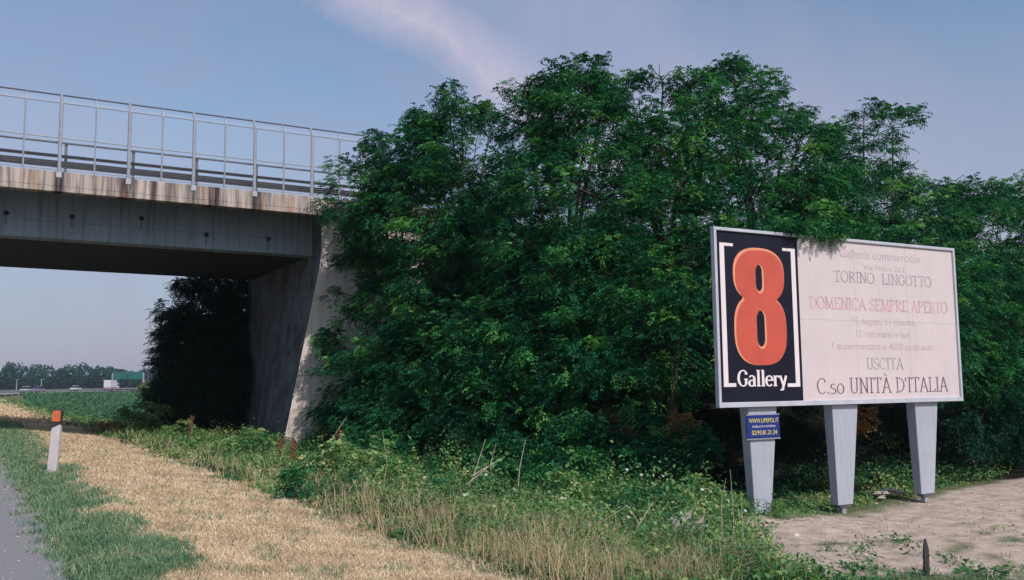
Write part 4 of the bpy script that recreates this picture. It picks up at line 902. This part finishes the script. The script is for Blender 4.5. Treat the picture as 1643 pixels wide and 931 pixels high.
stick(2.5, 10.6, [[(0, 0, -.1), (.02, 0, .5), (0, 0, 1.05)], [(.15, .1, -.1), (.14, .1, .8)], [(-.12, .05, -.1), (-.10, .05, .7), (-.05, 0, .95)]], 'upright bare brown stems below the blue sign', .008)
stick(-2.2, 15.2, [[(0, 0, 0), (.1, 0, .6), (.02, 0, 1.15)]], 'thin dry stem rising in front of the large bush', .008)
# dead brown leaf clusters on the bushes
def deadclump(x, y, z, R_, seed, label):
    rng = np.random.RandomState(seed); V, T_ = lobe_cloud([(0, 0, 0, R_)], rng, 2, nfr=8, L=.16, ll=.06, lw=.035, npair=3); o = quads_obj('dead_leaf_cluster', V, M['dead_leaf'], tint=rng.rand(len(V)), loc=(x, y, z)); return setp(o, label, 'leaves', 'withered brown leaf clusters')
deadclump(3.22, 17.3, .62, .16, 1, 'withered brown leaves on the bush left of the sign post')
deadclump(6.6, 17.6, .72, .22, 2, 'withered brown leaves hanging right of the middle billboard post')
deadclump(-15.3, 34.6, -.1, .35, 3, 'withered brown leaves on the verge bushes beyond the bridge')
# white flower heads
fl = MB()
n = 26; s = rg.uniform(5.5, 9.6, n); l = rg.uniform(8.5, 15, n); x, y = hw(s, l)
M['flower'] = plain('white_flower', (.7, .72, .66), .7)
for i in range(n):
    z = float(height(x[i], y[i]))+float(hfn(s[i], l[i]))*rg.uniform(.7, 1.1)
    mb = MB()
    for q in range(5): a = q*1.256; mb.add([(0, 0, 0), (.022*math.cos(a-.35), .022*math.sin(a-.35), .006), (.034*math.cos(a), .034*math.sin(a), .01), (.022*math.cos(a+.35), .022*math.sin(a+.35), .006)], [(0, 1, 2, 3)])
    mb.tube([(0, 0, -.3), (0, 0, -.002)], .003, 4); o = mb.build('white_flower', M['flower'], loc=(float(x[i]), float(y[i]), z)); o.rotation_euler = (.7, .2*rg.randn(), .3)
    setp(o, 'tiny white flower head in the weeds in front of the thicket', 'flower', 'white flowers in the weeds')
# ------------------------------------------------------------------ crop field beyond the bridge
n = 42000; l = (52**-1.0+rg.rand(n)*(215**-1.0-52**-1.0))**-1.0; s = rg.uniform(0, 1, n)
s = np.interp(l, [50, 80, 215], [5, 4.5, 10])+s*np.interp(l, [50, 80, 215], [7, 22, 75])
x, y = hw(s, l); hh = (.38+.22*rg.rand(n)); 
V = blades(x, y, hh, .045+.0011*l, rg.uniform(.3, 1.1, n), rg); tn = np.clip(.5+.2*vnoise(s, l, 12, 1)+rg.normal(0, .2, n), 0, 1)
setp(quads_obj('crop_field', V, M['crop'], tint=np.concatenate([tn, tn])), 'flat field of blue green crops beyond the bridge', 'crop field', None, 'stuff')
# verge plants beyond the bridge
V, T_ = leaf_mounds(1500, 2.2, 9, 44, 110, lambda s, l: sstep(0, 1, s-2.2-.4*vnoise(s, l, 6, 1))*.8, lambda s, l: .35+.22*vnoise(s, l, 5, 2)+.0*l, rg, pw=1.5, nl=30)
setp(quads_obj('verge_weeds', V, M['weed'], tint=T_), 'weedy verge between the highway and the crop field beyond the bridge', 'weeds', None, 'stuff')
s, l = area(9000, .5, 4, 44, 130, 1.5); x, y = hw(s, l); n = len(s)
V = blades(x, y, .12+.2*rg.rand(n), .03+.0005*l, rg.uniform(.2, 1, n), rg); tn = np.clip(rg.normal(.5, .2, n), 0, 1)
setp(quads_obj('verge_dry_grass', V, M['straw'], tint=np.concatenate([tn, tn])), 'dry pale grass on the highway verge beyond the bridge', 'grass', None, 'stuff')
# ------------------------------------------------------------------ distant woods
rw = np.random.RandomState(5); P_ = []; Ts = []
xs = np.arange(-430, 60, 7.)
for i, x0 in enumerate(xs):
    for row in range(2):
        xx = x0+rw.normal(0, 2); yy = 455+row*14+rw.normal(0, 4)+.06*(x0+200); hgt = 10.5+1.4*math.sin(x0*.05+1)+.9*math.sin(x0*.17)+rw.uniform(-.9, 1.3); r_ = rw.uniform(3.6, 5.6)
        n = 420; d = unit(rw.normal(0, 1, (n, 3))); rad_ = rw.uniform(.7, 1.05, n)[:, None]
        c = np.array([xx, yy, hgt*.55])+d*rad_*[r_, r_, hgt*.45]*(1+.15*np.sin(5*d[:, :1]+i)*np.cos(4*d[:, 2:]))
        a = unit(d*.5+rw.normal(0, .7, (n, 3))); w = unit(np.cross(a, rw.normal(0, 1, (n, 3)))); sz = rw.uniform(.7, 1.3, n)[:, None]
        P_.append(np.stack([c-a*sz*.5, c+w*sz*.5, c+a*sz*.5, c-w*sz*.5], 1)); Ts.append(np.clip(rw.normal(.5, .2, n)+.15*d[:, 2]+rw.normal(0, .12), 0, 1))
V = np.concatenate(P_); V[:, :, 2] = np.maximum(V[:, :, 2], -.1)
setp(quads_obj('far_woods', V, M['far'], tint=np.concatenate(Ts)), 'hazy line of woods along the horizon', 'woods', None, 'stuff')
# dark understorey so the woods read as a mass: hedge mound
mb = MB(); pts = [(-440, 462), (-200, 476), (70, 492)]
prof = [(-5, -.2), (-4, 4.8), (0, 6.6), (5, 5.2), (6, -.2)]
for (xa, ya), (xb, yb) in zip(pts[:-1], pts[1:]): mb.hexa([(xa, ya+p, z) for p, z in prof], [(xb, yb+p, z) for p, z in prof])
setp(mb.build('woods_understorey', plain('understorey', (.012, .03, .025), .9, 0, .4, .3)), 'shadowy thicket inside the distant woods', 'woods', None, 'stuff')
# ------------------------------------------------------------------ distant traffic, gantry, lamp posts
M['truck_white'] = plain('truck_white', (.55, .54, .55), .4); M['glass'] = plain('dark_glass', (.02, .025, .03), .1, 0, .1, 2, .6); M['tyre'] = plain('tyre', (.02, .02, .02), .8)
M['sign_green'] = plain('sign_green', (.015, .12, .10), .4, 0, .1, 2)
def wheel(parent, x, y, r, w):
    mb = MB(); mb.tube([(x, y-w/2, r), (x, y+w/2, r)], [r, r], 14); mb.build('wheel', M['tyre'], parent)
def car(loc, rz, body, label):
    c = empty('car', loc, rz); setp(c, label, 'car', 'cars far away on the highway')
    mb = MB(); side = [(-2.1, .35), (-2.15, .75), (-1.5, .92), (1.0, .95), (2.0, .8), (2.1, .4)]
    mb.hexa([(x, -.85, z) for x, z in side], [(x, .85, z) for x, z in side]); mb.build('body', body, c, bevel=.05)
    roof = [(-1.45, .93), (-.95, 1.42), (.45, 1.45), (1.15, .96)]
    g = MB(); g.hexa([(x, -.74, z) for x, z in roof], [(x, .74, z) for x, z in roof]); g.build('window', M['glass'], c)
    MB().hexa([(-.9, -.70, 1.44), (.4, -.70, 1.455), (.4, .70, 1.455), (-.9, .70, 1.44)], [(-.85, -.66, 1.49), (.35, -.66, 1.5), (.35, .66, 1.5), (-.85, .66, 1.49)]).build('roof', body, c)
    for x in (-1.35, 1.35):
        for y in (-.78, .78): wheel(c, x, y, .32, .2)
    return c
def rloc(off, l, z=.02): s_, _ = road_path(off, l); p = hw(s_, l); return (float(p[0]), float(p[1]), z)
def rang(l):
    a = np.array(rloc(-6, l)); b_ = np.array(rloc(-6, l+2)); return math.atan2(b_[1]-a[1], b_[0]-a[0])
paintm = lambda n_, c: plain(n_, c, .35, .1, .05, 3, .6)
car(rloc(-2.5, 218), rang(218), paintm('car_silver', (.45, .45, .48)), 'tiny silver car nearest the left edge on the distant highway')
car(rloc(-6, 238), rang(238), paintm('car_violet', (.22, .14, .30)), 'tiny violet car on the distant highway left of the white one')
car(rloc(-6, 262), rang(262), paintm('car_white', (.7, .7, .7)), 'tiny white car on the distant highway left of the truck')
car(rloc(-2.5, 300), rang(300), paintm('car_grey', (.4, .4, .42)), 'tiny pale car just right of the distant white truck')
tk = empty('truck', rloc(-5, 282), rang(282)); tk.scale = (.8, .8, .8); setp(tk, 'distant white box truck with a red lower edge on the highway', 'truck')
MB().box(-3.9, 2.0, -1.2, 1.2, 1.15, 3.75).build('cargo_box', M['truck_white'], tk, bevel=.04)
MB().box(-3.9, 2.0, -1.22, 1.22, .85, 1.12).build('lower_rail', paintm('truck_red', (.45, .06, .05)), tk)
cabp = [(2.15, .5), (4.2, .5), (4.25, 1.5), (3.9, 2.6), (2.15, 2.7)]
cb = MB(); cb.hexa([(x, -1.15, z) for x, z in cabp], [(x, 1.15, z) for x, z in cabp]); cb.build('cab', M['truck_white'], tk, bevel=.05)
MB().box(2.6, 3.8, -1.17, 1.17, 1.65, 2.35).build('window', M['glass'], tk)
for x in (-2.8, -1.7, 3.2):
    for y in (-1.0, 1.0): wheel(tk, x, y, .5, .3)
gt = empty('sign_gantry', (-127.2, 300, 0), rad(0)); setp(gt, 'distant grey sign gantry with green direction panels over the highway', 'sign gantry')
for x in (-5.1, 5.1):
    MB().box(x-.22, x+.22, -.2, .2, 0, 5.3).build('post', M['galv'], gt)
MB().box(-5.3, 5.3, -.18, .18, 5.3, 5.6).build('beam', M['galv'], gt)
for x0, x1 in ((-4.7, -.2), (.1, 4.9)): MB().box(x0, x1, -.32, -.2, 3.5, 5.9).build('sign_panel', M['sign_green'], gt, bevel=.03)
ms_ = empty('signal_mast', (-60.2, 150, -.6)); setp(ms_, 'dark mast with a crossarm beside the shaded tree beyond the bridge', 'mast')
mb = MB(); mb.tube([(0, 0, 0), (0, 0, 5.4)], [.12, .09], 8); mb.build('pole', M['galv_dark'], ms_)
mb = MB(); mb.tube([(-1.2, 0, 5.25), (1.0, 0, 5.5)], .10, 6); mb.build('crossarm', M['black_band'], ms_)
MB().box(-.75, -.1, -.16, .16, 5.5, 5.72).build('lamp_head', M['black_band'], ms_); MB().box(.3, .95, -.16, .16, 5.62, 5.85).build('lamp_head', M['black_band'], ms_)
for i, (x, l_) in enumerate(((-158.5, 290), (-150.6, 290))):
    lp = empty('lamp_post', (x, l_, 0)); setp(lp, ('leftmost thin pale lamp post on the distant highway', 'thin pale lamp post between the leftmost one and the truck')[i], 'lamp post', 'thin lamp posts along the distant highway')
    mb = MB(); mb.tube([(0, 0, 0), (0, 0, 3.6)], [.16, .1], 6); mb.build('pole', M['galv'], lp); MB().box(-.3, .9, -.12, .12, 3.6, 3.75).build('lamp_head', M['galv'], lp)
TREES['R'] = [(-75.5, 188, .9, 1.5), (-74.0, 188, .6, 1.2)]
tree('round_shrub', 'R', 'lone pale green shrub in front of the distant sign gantry', 'shrub', None, (-75, 188.3), 41, 1.0, 'weed', trunk_r=.06, L=.6, ll=.22, lw=.13, npair=3)
# guardrail by the distant bend
s0_ = [rloc(.6, l, 0) for l in np.arange(150, 420, 6.)]
g2 = empty('distant_guardrail', s0_[0]); setp(g2, 'pale steel guardrail following the distant bend of the highway', 'guardrail')
mb = MB(); b0 = np.array(s0_[0])
for p, q in zip(s0_[:-1], s0_[1:]):
    p = np.array(p)-b0; q = np.array(q)-b0
    mb.hexa([p+[0, 0, .45], q+[0, 0, .45], q+[.05, .08, .45], p+[.05, .08, .45]], [p+[0, 0, .76], q+[0, 0, .76], q+[.05, .08, .76], p+[.05, .08, .76]])
mb.build('beam', M['galv'], g2)
for p in s0_:
    p = np.array(p)-b0; MB().box(p[0]-.06, p[0]+.06, p[1]+.09, p[1]+.2, -.2, .7).build('post', M['galv'], g2)
# ------------------------------------------------------------------ haze
mb = MB().box(-2000, 2000, -1100, 2100, -3, 13.5)
hz = mb.build('haze', bpy.data.materials.new('haze_air')); m = hz.data.materials[0]; m.use_nodes = True; t = m.node_tree; t.nodes.clear()
vo = N(t, 'ShaderNodeVolumePrincipled'); vo.inputs['Color'].default_value = (.78, .84, .97, 1); vo.inputs['Density'].default_value = .00025; vo.inputs['Anisotropy'].default_value = .2
t.links.new(vo.outputs[0], N(t, 'ShaderNodeOutputMaterial').inputs['Volume']); setp(hz, 'thin pale summer haze over the plain', 'haze', None, 'stuff')
